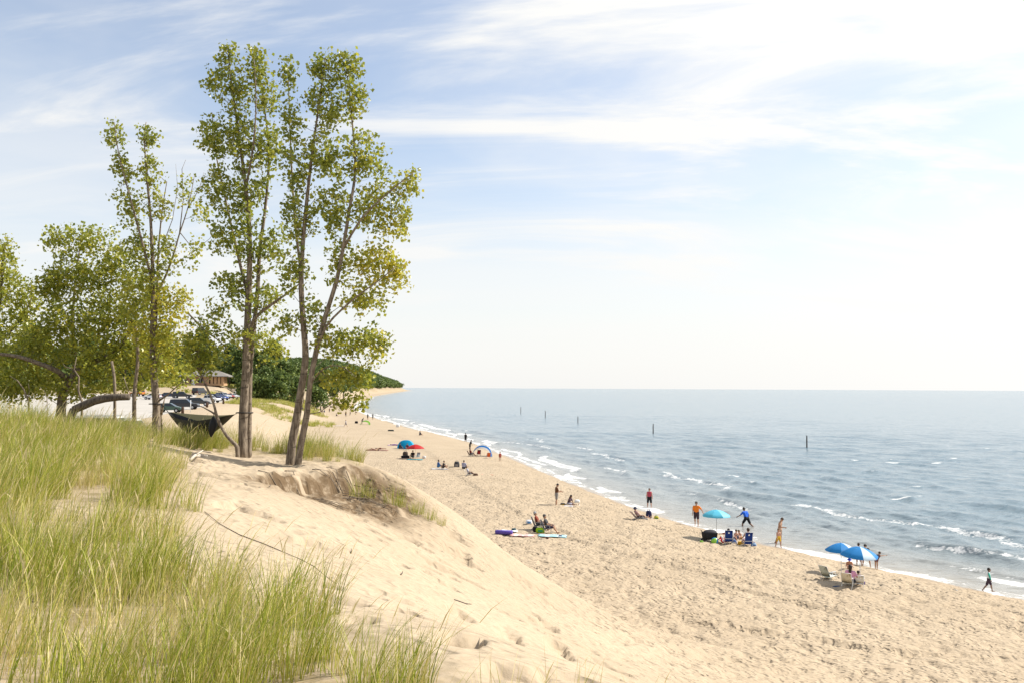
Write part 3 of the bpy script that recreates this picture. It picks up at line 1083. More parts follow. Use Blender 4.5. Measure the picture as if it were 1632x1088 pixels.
def grow_tree(name, label, stems, blobs, seed, base, leaf=(11, 0.105, 0.17), bark=None, leafmat=None, group=None, bare=(), twig_r=0.006, minr=0.0, bare_name='dead_branch'):
    """stems: [(points, r0, r1)] heavy wood; blobs: [(centre, radii, clusters, hue)] where the leaf clusters sit;
    every cluster is reached by a branch that leaves the nearest lower piece of wood"""
    g = np.random.default_rng(seed)
    root = empty(name, base)
    if label:
        prop(root, label, 'tree', group)
    b0 = Vector(base)
    mbb = MB()
    nodes, nrad = [], []
    for si, (pts_, r0, r1) in enumerate(stems):
        pts_ = [Vector(p) - b0 for p in pts_]
        fine = []
        for i in range(len(pts_) - 1):
            p0 = pts_[max(i - 1, 0)]
            p1, p2 = pts_[i], pts_[i + 1]
            p3 = pts_[min(i + 2, len(pts_) - 1)]
            m_ = max(2, int((p2 - p1).length / 0.35))
            for k in range(m_):
                t = k / m_
                fine.append(0.5 * ((2 * p1) + (p2 - p0) * t + (2 * p0 - 5 * p1 + 4 * p2 - p3) * t * t + (3 * p1 - p0 - 3 * p2 + p3) * t ** 3))
        fine.append(pts_[-1])
        m_ = len(fine)
        rad = [r0 + (r1 - r0) * (i / (m_ - 1)) ** 0.8 for i in range(m_)]
        rad = [r * (1 + 0.10 * (g.random() - 0.5)) for r in rad]
        mbt = MB()
        mbt.tube(fine, rad, 10 if r0 > 0.06 else 7)
        mbt.build('trunk' if (si == 0 or (len(pts_) > 2 and abs(pts_[0].z) < 0.6)) else 'limb', bark or BARK, root, smooth=True)
        nodes += [tuple(p) for p in fine[2:]]
        nrad += rad[2:]
    C, Hh = [], []
    for c, r, n, hue in blobs:
        c = np.array(Vector(c) - b0)
        u = g.normal(0, 1, (n, 3))
        u /= np.linalg.norm(u, axis=1)[:, None]
        rr = g.uniform(0.0, 1, n) ** 0.42
        C.append(c + u * rr[:, None] * np.array(r))
        Hh.append(np.clip(g.normal(hue, 0.07, n), 0, 1))
    C = np.concatenate(C)
    Hh = np.concatenate(Hh)
    node = np.array(nodes)
    rads = np.array(nrad)
    # attach nearest first
    d0 = np.min(np.linalg.norm(C[:, None, :] - node[None, ::3, :], axis=2), axis=1)
    order = np.argsort(d0)
    add_n, add_r = [], []
    cur, cr = node, rads
    for k, ci in enumerate(order):
        p = C[ci]
        dv = p - cur
        dist = np.linalg.norm(dv, axis=1)
        cost = dist + 0.9 * np.maximum(0, 0.45 * dist - dv[:, 2]) + 0.02 / np.maximum(cr, 0.004) * 0.05
        j = int(np.argmin(cost))
        q = cur[j]
        L_ = dist[j]
        if L_ > 0.06:
            mid = q + (p - q) * 0.5 + np.array([0, 0, -0.10 * L_]) + g.normal(0, 0.05, 3) * L_
            r_a = max(minr, min(cr[j] * 0.6, twig_r + 0.011 * L_))
            pts_ = [q, q * 0.3 + mid * 0.7 + (mid - q) * 0.02, mid * 0.35 + p * 0.65, p]
            mbb.tube([Vector(v) for v in pts_], [r_a, r_a * 0.8, r_a * 0.6, max(minr, 0.003)], 4 if r_a < 0.02 else 5, cap=False)
            new = [q + (p - q) * t + (mid - (q + p) / 2) * 4 * t * (1 - t) for t in (0.35, 0.7, 1.0)]
            cur = np.vstack([cur, new])
            cr = np.concatenate([cr, [r_a * 0.8, r_a * 0.6, r_a * 0.4]])
    for pts_, r0 in bare:      # dead, leafless sticks
        pts_ = [Vector(p) - b0 for p in pts_]
        mbd = MB()
        mbd.tube(pts_, [r0 * (1 - 0.75 * i / (len(pts_) - 1)) for i in range(len(pts_))], 5)
        mbd.build(bare_name, bark or BARK, root, smooth=True)
    if mbb.v:
        prop(mbb.build('branches', bark or BARK, root, smooth=True), kind='stuff')
    leaves_mesh('crown', C, Hh, leaf[0], leaf[1], leaf[2], seed + 1, leafmat or LEAF_MAT, root)
    return root


def P3(lst, Y):
    """photograph points (px, py[, depth offset]) at about Y metres"""
    return [pt(p[0], p[1], Y + (p[2] if len(p) > 2 else 0)) for p in lst]


def B3(lst, Y, depth=0.85):
    out = []
    for (px, py, rx, ry, n, hue, *o_) in lst:
        Yc = Y + (o_[0] if o_ else 0)
        s = Yc / FPX
        out.append((pt(px, py, Yc), (rx * s, max(rx, 0.6 * ry if ry < 60 else 30) * s * depth, ry * s), n, hue))
    return out


def foot(px, py, Y, sink=0.25):
    p = pt(px, py, Y)
    return Vector((p.x, p.y, gz(p.x, p.y) - sink))


def trees_main():
    # two tall cottonwoods at the edge of the dune
    Y = 28.0
    b = foot(388, 722, Y)
    stems = [([b] + P3([(387, 690), (389, 640), (392, 590), (393, 545), (396, 480), (398, 410), (396, 340), (388, 270), (377, 190), (366, 110), (364, 75)], Y), 0.155, 0.018),
             ([foot(397, 722, Y + 0.25)] + P3([(396, 690, .25), (397, 640, .25), (398, 590, .2), (402, 545, .1), (410, 470, .2), (414, 400, .3), (424, 320, .4), (428, 230, .4), (412, 110, .4)], Y), 0.11, 0.015),
             (P3([(394, 550), (404, 510, -.2), (432, 486, -.5), (455, 470, -.6), (478, 452, -.7)], Y), 0.075, 0.02),
             (P3([(395, 470), (380, 410, .4), (362, 330, .7), (345, 250, .8), (338, 180, .8)], Y), 0.06, 0.014),
             (P3([(392, 300), (404, 230, -.4), (408, 160, -.5), (405, 95, -.5)], Y), 0.045, 0.012)]
    blobs = B3([(364, 92, 16, 26, 22, .42), (410, 100, 20, 26, 28, .42), (345, 130, 16, 30, 20, .40), (378, 150, 30, 45, 62, .42), (424, 150, 22, 45, 40, .42),
                (340, 220, 26, 40, 48, .40), (380, 230, 36, 50, 78, .40), (425, 240, 26, 55, 55, .40), (345, 300, 30, 40, 48, .42), (390, 320, 44, 50, 78, .38),
                (350, 375, 22, 36, 28, .44), (398, 400, 40, 50, 58, .38), (440, 400, 18, 50, 22, .40), (372, 455, 30, 40, 40, .40), (418, 480, 36, 30, 42, .42),
                (350, 500, 22, 30, 18, .45), (395, 540, 45, 22, 34, .45), (430, 560, 24, 28, 18, .42)], Y)
    grow_tree('cottonwood_tree', 'tall twin-stemmed cottonwood holding the right end of the black hammock', stems, blobs, 401, b, leaf=(13, 0.115, 0.125))

    Y = 27.0
    b = foot(462, 735, Y)
    stems = [([b] + P3([(465, 710), (472, 670), (480, 620), (487, 570), (483, 510), (480, 460), (482, 400), (488, 330), (497, 250), (508, 170), (518, 95)], Y), 0.145, 0.015),
             ([foot(473, 733, Y - .3)] + P3([(480, 705, -.3), (489, 660, -.3), (494, 610, -.3), (504, 560, -.3), (520, 500, -.3), (536, 450, -.3), (546, 400, -.2), (556, 340, -.2), (566, 270, 0), (560, 180, .2), (552, 110, .3)], Y), 0.112, 0.014),
             (P3([(503, 562, -.3), (520, 520, -.5), (560, 480, -.8), (600, 450, -1), (632, 425, -1)], Y), 0.05, 0.012),
             (P3([(548, 395, -.2), (575, 350, -.5), (605, 320, -.6), (640, 290, -.6), (660, 275, -.6)], Y), 0.045, 0.010),
             (P3([(481, 440), (472, 370, .5), (466, 290, .8), (462, 200, .9), (459, 105, .9)], Y), 0.055, 0.012),
             (P3([(494, 612, -.3), (512, 590, -.5), (530, 582, -.7), (550, 586, -.8), (566, 600, -.8)], Y), 0.025, 0.008)]
    blobs = B3([(510, 100, 18, 24, 24, .42), (550, 105, 28, 30, 44, .44), (459, 120, 13, 34, 20, .38), (466, 190, 18, 40, 30, .38), (520, 165, 36, 40, 66, .42), (566, 160, 20, 45, 34, .44),
                (470, 270, 22, 45, 36, .38), (520, 245, 40, 50, 80, .42), (575, 250, 30, 45, 48, .46), (606, 265, 16, 34, 18, .46), (475, 350, 28, 45, 46, .40), (530, 335, 36, 50, 66, .44),
                (590, 330, 34, 40, 56, .54), (640, 310, 24, 34, 30, .52), (660, 290, 10, 20, 10, .5), (625, 360, 30, 26, 36, .60), (470, 430, 28, 40, 36, .40), (545, 420, 30, 40, 38, .48),
                (600, 420, 40, 36, 66, .66), (630, 440, 22, 30, 28, .66), (580, 480, 45, 25, 44, .56), (500, 500, 26, 36, 24, .40), (540, 545, 45, 30, 56, .46), (590, 550, 34, 32, 42, .50),
                (616, 545, 14, 14, 8, .5), (460, 520, 18, 26, 14, .42), (545, 600, 30, 24, 32, .50), (580, 600, 22, 24, 18, .5), (552, 640, 20, 18, 17, .50), (577, 634, 10, 12, 7, .5)], Y)
    roots = []
    for k in range(20):
        yy = rnd.uniform(23.2, 27.2)
        xx = float(np.interp(yy, _cy, _cx)) + rnd.uniform(0.3, 1.7)
        q = Vector((xx, yy, gz(xx, yy) + 0.02))
        pts_ = [q.copy()]
        hd_ = rnd.uniform(-0.75, 0.15)
        for j in range(rnd.randint(3, 8)):
            hd_ += rnd.uniform(-0.35, 0.3)
            q = q + Vector((math.cos(hd_), math.sin(hd_), 0)) * rnd.uniform(0.22, 0.45)
            pts_.append(Vector((q.x, q.y, gz(q.x, q.y) + rnd.uniform(-0.05, 0.09))))
        roots.append((pts_, rnd.uniform(0.006, 0.022)))
    grow_tree('cottonwood_tree', 'leaning two-trunked cottonwood nearest the water on the crumbling dune edge', stems, blobs, 411, b, leaf=(13, 0.115, 0.125), bare=roots, bare_name='root')

    # slimmer tree to the left, strapped to the hammock
    Y = 33.0
    b = foot(250, 672, Y)
    stems = [([b] + P3([(249, 650), (247, 620), (245, 590), (243, 540), (244, 480), (243, 420), (240, 350), (234, 280), (230, 220), (233, 195)], Y), 0.17, 0.014),
             (P3([(245, 560), (250, 480, .3), (252, 410, .4), (258, 340, .4), (266, 290, .4)], Y), 0.075, 0.014),
             (P3([(243, 450), (225, 380, -.3), (206, 310, -.4), (190, 250, -.4), (182, 195, -.4)], Y), 0.06, 0.012),
             (P3([(251, 470, .3), (272, 420, .3), (287, 370, .4), (300, 330, .4), (310, 280, .4)], Y), 0.05, 0.010),
             ([foot(262, 664, Y + .2)] + P3([(255, 648, .1), (252, 640, 0)], Y), 0.05, 0.04)]
    bare = [(P3([(286, 372, .4), (292, 320, .4), (290, 270, .5), (296, 255, .5)], Y), 0.022), (P3([(300, 332, .4), (318, 300, .4), (325, 275, .4)], Y), 0.018),
            (P3([(287, 371, .4), (310, 400, .2), (335, 380, .1), (348, 350, .1)], Y), 0.018), (P3([(253, 408, .4), (275, 350, .6), (283, 300, .7), (280, 262, .7)], Y), 0.018),
            (P3([(253, 638), (268, 628, -.3), (283, 614, -.5), (300, 600, -.7)], Y), 0.04), (P3([(246, 590), (253, 565, -.2), (262, 560, -.3)], Y), 0.03),
            (P3([(257, 660, -.3), (260, 645, -.4), (263, 632, -.4)], Y), 0.055)]
    blobs = B3([(182, 215, 14, 26, 20, .42), (234, 215, 16, 24, 24, .42), (195, 270, 20, 30, 30, .42), (240, 270, 20, 34, 32, .44), (210, 330, 30, 34, 42, .44), (255, 330, 20, 34, 24, .5),
                (300, 310, 18, 30, 12, .5), (318, 340, 14, 24, 10, .5), (220, 395, 30, 34, 44, .44), (265, 400, 26, 34, 26, .5), (310, 400, 20, 30, 12, .48), (240, 450, 40, 30, 46, .5),
                (272, 490, 38, 34, 70, .68), (240, 530, 36, 32, 56, .62), (275, 545, 32, 28, 48, .62), (258, 585, 28, 22, 34, .58), (205, 480, 28, 34, 40, .52)], Y)
    grow_tree('cottonwood_tree', 'slender cottonwood with bare upper twigs, strapped to the left end of the hammock', stems, blobs, 421, b, leaf=(13, 0.12, 0.135), bare=bare)

    # broad leafy tree with the bent trunk
    Y = 36.0
    b = foot(96, 650, Y, 0.3)
    stems = [([b] + P3([(99, 635), (106, 615), (118, 598), (135, 584), (158, 573), (185, 560), (205, 530), (212, 480)], Y), 0.24, 0.04),
             (P3([(120, 597), (118, 560, .5), (116, 510, .7), (120, 450, .9), (128, 390, 1)], Y), 0.11, 0.02),
             (P3([(110, 606), (90, 590, -.5), (60, 578, -.8), (30, 568, -1), (0, 564, -1), (-40, 560, -1)], Y), 0.13, 0.05),
             ([foot(216, 655, Y - 1)] + P3([(214, 630, -1), (217, 600, -1), (220, 565, -1), (216, 520, -1)], Y), 0.10, 0.05),
             ([foot(184, 655, Y - 1.6)] + P3([(183, 630, -1.6), (182, 600, -1.6), (178, 575, -1.6)], Y), 0.07, 0.05)]
    bare = [([foot(131, 655, Y - 2)] + P3([(131, 640, -2), (125, 622, -2), (126, 600, -2), (118, 588, -2), (122, 568, -2)], Y), 0.055),
            (P3([(118, 588, -2), (104, 584, -2), (100, 578, -2)], Y), 0.025),
            ([foot(49, 655, Y - 2)] + P3([(46, 640, -2), (38, 620, -2), (28, 606, -2), (15, 598, -2)], Y), 0.045),
            (P3([(44, 634, -2), (47, 622, -2), (45, 610, -2)], Y), 0.02), ([foot(78, 650, Y - 2)] + P3([(75, 634, -2), (70, 620, -2)], Y), 0.02),
            (P3([(197, 600, -2), (203, 618, -2), (213, 637, -2)], Y), 0.02)]
    blobs = B3([(120, 385, 34, 28, 50, .46), (90, 385, 20, 20, 18, .46), (160, 390, 26, 30, 30, .46), (115, 440, 46, 36, 105, .47), (170, 450, 36, 40, 80, .47), (80, 470, 30, 36, 55, .46),
                (140, 510, 60, 40, 150, .47), (200, 520, 40, 44, 95, .50), (80, 540, 45, 40, 100, .46), (30, 560, 45, 40, 80, .48), (150, 565, 55, 28, 85, .47), (210, 575, 34, 30, 48, .50),
                (60, 605, 50, 25, 80, .46), (160, 600, 45, 24, 60, .47), (20, 618, 40, 24, 60, .46), (230, 470, 30, 40, 60, .46), (240, 560, 40, 40, 70, .52), (190, 420, 26, 30, 34, .47), (110, 622, 40, 18, 50, .46), (285, 590, 30, 26, 34, .47), (210, 615, 40, 14, 30, .47)], Y, 1.0)
    grow_tree('cottonwood_tree', 'broad bushy green cottonwood with a bent trunk behind the grass', stems, blobs, 431, b, leaf=(15, 0.13, 0.19), bare=bare, bark=BARK)

    Y = 38.0
    b = foot(-20, 650, Y, 0.3)
    stems = [([b] + P3([(-18, 600), (-10, 540), (0, 480), (4, 420), (8, 390)], Y), 0.2, 0.03), (P3([(-14, 560), (15, 530), (40, 500), (52, 470)], Y), 0.08, 0.02)]
    blobs = B3([(5, 400, 22, 22, 34, .50), (-10, 430, 40, 30, 60, .50), (10, 470, 44, 34, 90, .48), (45, 490, 24, 26, 40, .50), (0, 530, 60, 40, 120, .46), (-50, 480, 50, 60, 90, .48), (0, 590, 60, 36, 100, .46), (55, 545, 25, 30, 40, .5)], Y, 1.0)
    grow_tree('cottonwood_tree', 'darker green cottonwood cut by the left edge of the picture', stems, blobs, 441, b, leaf=(15, 0.13, 0.19), bark=BARK_DARK)

    # crooked sapling leaning across the hammock
    Y = 27.6
    b = foot(379, 722, Y, 0.15)
    stems = [([b] + P3([(378, 712), (371, 704), (362, 694), (353, 680), (346, 664), (342, 648), (335, 628), (325, 608), (318, 588), (316, 560)], Y), 0.075, 0.02),
             (P3([(318, 595), (330, 560, .3), (322, 530, .5), (318, 500, .6)], Y), 0.025, 0.012)]
    bare = [(P3([(344, 660), (336, 655, .1), (325, 649, .2), (314, 644, .3)], Y), 0.035), (P3([(322, 602), (312, 596), (305, 592)], Y), 0.02), (P3([(300, 500, .5), (330, 530, .5), (352, 545, .3), (366, 560, .2)], Y), 0.03)]
    blobs = B3([(318, 555, 26, 22, 34, .48), (330, 585, 20, 18, 20, .44), (308, 580, 18, 18, 18, .5), (325, 520, 20, 20, 18, .46), (345, 565, 18, 18, 14, .44), (300, 545, 18, 22, 18, .52)], Y)
    grow_tree('cottonwood_sapling', 'crooked young cottonwood stem leaning in front of the hammock', stems, blobs, 451, b, leaf=(11, 0.11, 0.15), bare=bare)


trees_main()

# thick fallen limb lying behind the grass on the left
mb = MB()
_l = P3([(118, 652), (134, 645), (150, 638), (168, 634), (190, 632), (206, 632)], 33.5)
mb.tube(_l, [0.15, 0.16, 0.16, 0.15, 0.13, 0.12], 10)
mb.tube([_l[0] + Vector((-0.3, 0, -0.7)), _l[0]], [0.16, 0.15], 10)
o = mb.build('fallen_limb', BARK_DARK, None, True)
prop(o, 'thick dark broken limb lying above the grass beneath the bushy tree', 'log')

# dry root trailing down the sand, and a bleached stick by the hammock
mb = MB()
_pts = []
for (px, py) in ((325, 815), (350, 835), (385, 852), (420, 868), (450, 880), (478, 892), (500, 903), (522, 918), (540, 930)):
    p = at(px, py)
    _pts.append(p + Vector((rnd.uniform(-.03, .03), rnd.uniform(-.03, .03), 0.012)))
mb.tube(_pts, [0.004, 0.006, 0.007, 0.007, 0.006, 0.006, 0.005, 0.004, 0.003], 5)
o = mb.build('trailing_root', BARK_DARK, None, True)
prop(o, 'long thin dark root trailing down the bare sand face', 'root')
mb = MB()
_pts = [at(px, py) + Vector((0, 0, 0.05 + 0.05 * (k % 2))) for k, (px, py) in enumerate(((303, 735), (311, 731), (319, 728), (330, 731)))]
mb.tube(_pts, [0.035, 0.045, 0.04, 0.02], 6)
mb.tube([_pts[1], _pts[1] + Vector((0.1, 0.3, 0.12))], [0.03, 0.012], 5)
o = mb.build('driftwood_stick', mat('bleached_wood', (0.50, 0.45, 0.38), 0.9, var=0.2), None, True)
prop(o, 'bleached pale stick lying in the sand below the hammock', 'stick')
# sticks and bark bits dropped on the slope
_bits = [(430, 775, 'small dark twig on the sand just below the tall twin-stemmed tree'), (640, 915, 'small dark twig halfway down the bare dune face'), (560, 880, 'small dark twig beside the end of the trailing root'), (735, 960, 'lowest small twig near the foot of the dune')]
for k, (px, py, lab) in enumerate(_bits):
    p = at(px, py)
    a = rnd.uniform(0, 3.1)
    mb = MB()
    q = [p + Vector((math.cos(a) * t * 0.22, math.sin(a) * t * 0.22, 0.015 + gz(p.x + math.cos(a) * t * 0.22, p.y + math.sin(a) * t * 0.22) - p.z + (0.03 if t > 0.5 else 0))) for t in (-0.6, -0.1, 0.4, 0.9)]
    mb.tube(q, [0.010, 0.013, 0.011, 0.005], 5)
    o = mb.build('twig', BARK_DARK, None, True)
    prop(o, lab, 'twig', 'twigs on the sand slope')

# ------------------------------------------------------------------ people
def surface_nets(D, org, vox):
    nx, ny, nz = D.shape
    s = D < 0
    idx = -np.ones((nx - 1, ny - 1, nz - 1), dtype=np.int64)
    acc = np.zeros((nx - 1, ny - 1, nz - 1, 3))
    cnt = np.zeros((nx - 1, ny - 1, nz - 1))
    gx, gy, gz_ = np.meshgrid(np.arange(nx), np.arange(ny), np.arange(nz), indexing='ij')
    G = np.stack([gx, gy, gz_], -1).astype(float)
    quads = []
    edges = []
    for ax in range(3):
        sl0 = [slice(None)] * 3
        sl1 = [slice(None)] * 3
        sl0[ax] = slice(0, -1)
        sl1[ax] = slice(1, None)
        a, b = D[tuple(sl0)], D[tuple(sl1)]
        cross = (s[tuple(sl0)] != s[tuple(sl1)])
        I = np.argwhere(cross)
        if len(I) == 0:
            continue
        o1, o2 = [(1, 2), (2, 0), (0, 1)][ax]
        lim = np.array([nx, ny, nz]) - 1
        ok = (I[:, o1] > 0) & (I[:, o2] > 0) & (I[:, o1] < lim[o1]) & (I[:, o2] < lim[o2])
        I = I[ok]
        da, db = a[tuple(I.T)], b[tuple(I.T)]
        t = da / (da - db)
        p = I.astype(float)
        p[:, ax] += t
        cells = []
        for (u, v) in ((0, 0), (-1, 0), (-1, -1), (0, -1)):
            c = I.copy()
            c[:, o1] += u
            c[:, o2] += v
            np.add.at(acc, tuple(c.T), p)
            np.add.at(cnt, tuple(c.T), 1)
            cells.append(c)
        edges.append((cells, da < 0))
    m = cnt > 0
    idx[m] = np.arange(m.sum())
    V = acc[m] / cnt[m][:, None] * vox + org
    F = []
    for cells, inside in edges:
        q = np.stack([idx[tuple(c.T)] for c in cells], 1)
        q[~inside] = q[~inside][:, ::-1]
        F.append(q)
    return V, np.concatenate(F)


def sdf_body(caps, vox, k=0.035):
    A = np.array([c[0] for c in caps], float)
    Bp = np.array([c[2] for c in caps], float)
    r0 = np.array([c[1] for c in caps])
    r1 = np.array([c[3] for c in caps])
    mn = np.minimum(A - r0[:, None], Bp - r1[:, None]).min(0) - 2.5 * vox
    mx = np.maximum(A + r0[:, None], Bp + r1[:, None]).max(0) + 2.5 * vox
    n = np.ceil((mx - mn) / vox).astype(int) + 1
    D = np.full(n, 1.0)
    axs = [mn[i] + np.arange(n[i]) * vox for i in range(3)]
    for a, b, ra, rb in zip(A, Bp, r0, r1):
        pad = max(ra, rb) + k + 2.5 * vox
        lo = np.maximum(((np.minimum(a, b) - pad - mn) / vox).astype(int), 0)
        hi = np.minimum(((np.maximum(a, b) + pad - mn) / vox).astype(int) + 2, n)
        X, Y, Z = np.meshgrid(axs[0][lo[0]:hi[0]], axs[1][lo[1]:hi[1]], axs[2][lo[2]:hi[2]], indexing='ij')
        P = np.stack([X, Y, Z], -1)
        ba = b - a
        L2 = max(ba @ ba, 1e-9)
        t = np.clip(((P - a) @ ba) / L2, 0, 1)
        d = np.linalg.norm(P - (a + t[..., None] * ba), axis=-1) - (ra + (rb - ra) * t)
        sl = tuple(slice(l, h) for l, h in zip(lo, hi))
        o = D[sl]
        h = np.maximum(k - np.abs(o - d), 0) / k
        D[sl] = np.minimum(o, d) - h * h * k * 0.25
    return surface_nets(D, mn, vox)


SKIN = {'tan': (0.40, 0.235, 0.15), 'fair': (0.55, 0.36, 0.26), 'brown': (0.22, 0.125, 0.08), 'red': (0.47, 0.26, 0.18)}


def limb_dir(swing, abd, side):
    s, a = R(swing), R(abd)
    return np.array([math.sin(a) * side, math.sin(s) * math.cos(a), -math.cos(s) * math.cos(a)])


def person(px=None, py=None, label='', rz=0.0, h=1.75, lean=0, arms=((5, 12, 10), (5, 12, 10)), legs=((0, 4, 0), (0, 4, 0)), head=(0, 0), seat=None, lie=None,
           skin='tan', top=None, bottom=None, sleeves=True, hair=(0.03, 0.02, 0.015), hat=None, brim=False, long_hair=False, group=None, vox=0.024, build=1.0, loc=None, twist=0.0,
           long_sleeve=None, short_len=0.8, sink=0.0, skirt=False):
    """joints: arms ((swing fwd, out, elbow bend) left, right), legs ((swing fwd, out, knee bend) left, right); faces local +Y"""
    s = h / 1.75
    T = np.array([0, math.sin(R(lean)), math.cos(R(lean))])          # spine direction
    Fw = np.array([0, math.cos(R(lean)), -math.sin(R(lean))])
    X = np.array([1.0, 0, 0])
    pel = np.zeros(3)
    bd = build
    kid = 1.0 if h > 1.45 else 1.18
    chest = pel + T * 0.38
    neck = pel + T * 0.53
    hd, ht = R(head[0]), R(head[1])
    Hd = T * math.cos(hd) + Fw * math.sin(hd)                        # head nod
    Hf = Fw * math.cos(hd) - T * math.sin(hd)
    Hx = X * math.cos(ht) + Hf * math.sin(ht)
    Hf2 = Hf * math.cos(ht) - X * math.sin(ht)
    hc = neck + Hd * (0.125 + 0.02 * kid) + Fw * 0.015
    caps, shirt, shorts, hairc, slv = [], [], [], [], []
    two_tone = isinstance(long_sleeve, tuple)
    C = lambda lst, a, ra, b, rb, g=0.0: lst.append((a, ra + g, b, rb + g))
    torso = []
    for sd in (-1, 1):
        torso.append((pel + X * sd * 0.078 + T * 0.36, 0.098 * bd, pel + X * sd * 0.062 + T * 0.14, 0.092 * bd))
        torso.append((pel + X * sd * 0.062 + T * 0.16, 0.094 * bd, pel + X * sd * 0.075 - T * 0.01, 0.105 * bd))
        torso.append((pel + X * sd * 0.05 + T * 0.45, 0.062, pel + X * sd * 0.165 + T * 0.435, 0.058))
    caps += torso
    C(caps, neck - T * 0.03, 0.058, neck + Hd * 0.07, 0.05)
    hr = 0.088 * kid
    C(caps, hc + Hd * 0.035 - Hf2 * 0.012, hr, hc - Hd * 0.03 + Hf2 * 0.012, hr * 0.84)
    C(caps, hc - Hd * 0.065 + Hf2 * 0.035, hr * 0.55, hc - Hd * 0.08 + Hf2 * 0.05, hr * 0.42)
    C(caps, hc - Hd * 0.0 + Hf2 * hr * 0.95, 0.012, hc - Hd * 0.032 + Hf2 * hr * 1.16, 0.016)
    for sd in (-1, 1):
        C(caps, hc + Hx * sd * hr * 0.95 - Hd * 0.0, 0.018, hc + Hx * sd * hr * 0.97 - Hd * 0.03, 0.014)
    fing = MB()
    for i, sd in enumerate((-1, 1)):
        sw, ab, el = arms[i]
        sh = pel + X * sd * 0.185 + T * 0.43
        d1 = limb_dir(sw, ab, sd)
        d1 = d1[0] * X + d1[1] * np.array([0, 1, 0]) + d1[2] * np.array([0, 0, 1])
        e = sh + d1 * 0.285
        d2 = limb_dir(sw + el, ab * 0.55, sd)
        w = e + d2 * 0.25
        C(caps, sh, 0.055 * bd, e, 0.040 * bd)
        C(caps, e, 0.041 * bd, w, 0.027 * bd)
        pm = w + d2 * 0.055
        C(caps, w, 0.026, pm, 0.031)
        # five fingers rooted in the palm
        side = np.cross(d2, X * sd)
        if np.linalg.norm(side) < 0.1:
            side = np.array([0, 1.0, 0])
        side /= np.linalg.norm(side)
        curl = np.cross(side, d2)
        for fi, (o_, ln) in enumerate(((-0.030, 0.062), (-0.010, 0.075), (0.010, 0.070), (0.028, 0.055))):
            a0 = pm + side * o_
            a1 = a0 + d2 * ln * 0.6 + curl * 0.006
            a2 = a1 + d2 * ln * 0.45 + curl * 0.022
            fing.tube([a0 * s, a1 * s, a2 * s], [0.0095 * s, 0.009 * s, 0.007 * s], 5)
        t0 = w + d2 * 0.02 + side * 0.022
        fing.tube([t0 * s, (t0 + side * 0.028 + d2 * 0.025) * s, (t0 + side * 0.034 + d2 * 0.055) * s], [0.011 * s, 0.010 * s, 0.008 * s], 5)
        if sleeves or long_sleeve:
            C(slv if two_tone else shirt, sh, 0.055 * bd, sh + d1 * 0.19, 0.05 * bd, 0.016)
        if long_sleeve:
            C(slv if two_tone else shirt, sh + d1 * 0.19, 0.048 * bd, e, 0.042 * bd, 0.014)
            C(slv if two_tone else shirt, e, 0.042 * bd, e + d2 * 0.22, 0.032 * bd, 0.012)
        sw, ab, kb = legs[i]
        hp = pel + X * sd * 0.092 - T * 0.03
        d1 = limb_dir(sw, ab, sd)
        kn = hp + d1 * 0.43
        d2 = limb_dir(sw - kb, ab * 0.5, sd)
        an = kn + d2 * 0.41
        C(caps, hp, 0.088 * bd, kn, 0.056 * bd)
        C(caps, kn, 0.056 * bd, kn + d2 * 0.14 + np.array([0, -0.012, 0]), 0.055 * bd)
        C(caps, kn + d2 * 0.14 + np.array([0, -0.012, 0]), 0.054 * bd, an, 0.036)
        # foot square to the shin
        fd = limb_dir(sw - kb + 82, ab * 0.3, sd)
        C(caps, an + d2 * 0.035 - fd * 0.03, 0.036, an + d2 * 0.05 + fd * 0.15, 0.026)
        C(shorts, hp, 0.09 * bd, hp + d1 * 0.43 * short_len, 0.072 * bd if not skirt else 0.10, 0.020)
    for (a, ra, b, rb) in torso:
        C(shirt, a, ra, b, rb, 0.015)
    for sd in (-1, 1):
        C(shorts, pel + X * sd * 0.072 + T * 0.07, 0.098 * bd, pel + X * sd * 0.075 - T * 0.02, 0.106 * bd, 0.017)
    C(hairc, hc + Hd * 0.045 - Hf2 * 0.022, hr * 1.0, hc + Hd * 0.02 - Hf2 * 0.034, hr * 0.95, 0.010)
    if long_hair:
        C(hairc, hc - Hf2 * 0.05, hr * 0.8, neck - Fw * 0.07 - T * 0.04, 0.06, 0.01)

    allz = [min(a[2] - ra, b[2] - rb) for a, ra, b, rb in caps]
    z0 = -min(allz) * s
    if seat is not None:
        z0 = seat + 0.10 * s
    M3 = np.eye(3)
    off = np.array([0, 0, z0 - sink])
    if lie is not None:          # lying: turn the standing figure onto its back (1) or front (-1)
        M3 = np.array([[1, 0, 0], [0, 0, -1.0 * lie], [0, 1.0 * lie, 0]])
        off = np.array([0, 0, 0.115 * s])

    def finish(name, cl, material, parent=None, extra=None):
        cl2 = [(a * s, ra * s, b * s, rb * s) for a, ra, b, rb in cl]
        V, F = sdf_body(cl2, vox, 0.03 * s)
        n0 = len(V)
        if extra is not None and extra.v:
            V = np.vstack([V, np.array(extra.v)])
        V = V @ M3.T + off
        me = bpy.data.meshes.new(name)
        fl = [tuple(q) for q in F.tolist()]
        if extra is not None:
            fl += [tuple(i + n0 for i in q) for q in extra.f]
        me.from_pydata(V.tolist(), [], fl)
        me.polygons.foreach_set('use_smooth', [True] * len(me.polygons))
        me.materials.append(material)
        me.update()
        return link(name, me, parent)
    sk = SKIN[skin]
    eyes = fing
    for sd in (-1, 1):
        c_ = (hc + Hx * sd * 0.034 + Hf2 * hr * 0.93 + Hd * 0.008) * s
        eyes.ellipsoid(c_, (0.012 * s, 0.012 * s, 0.010 * s), 6, 4)
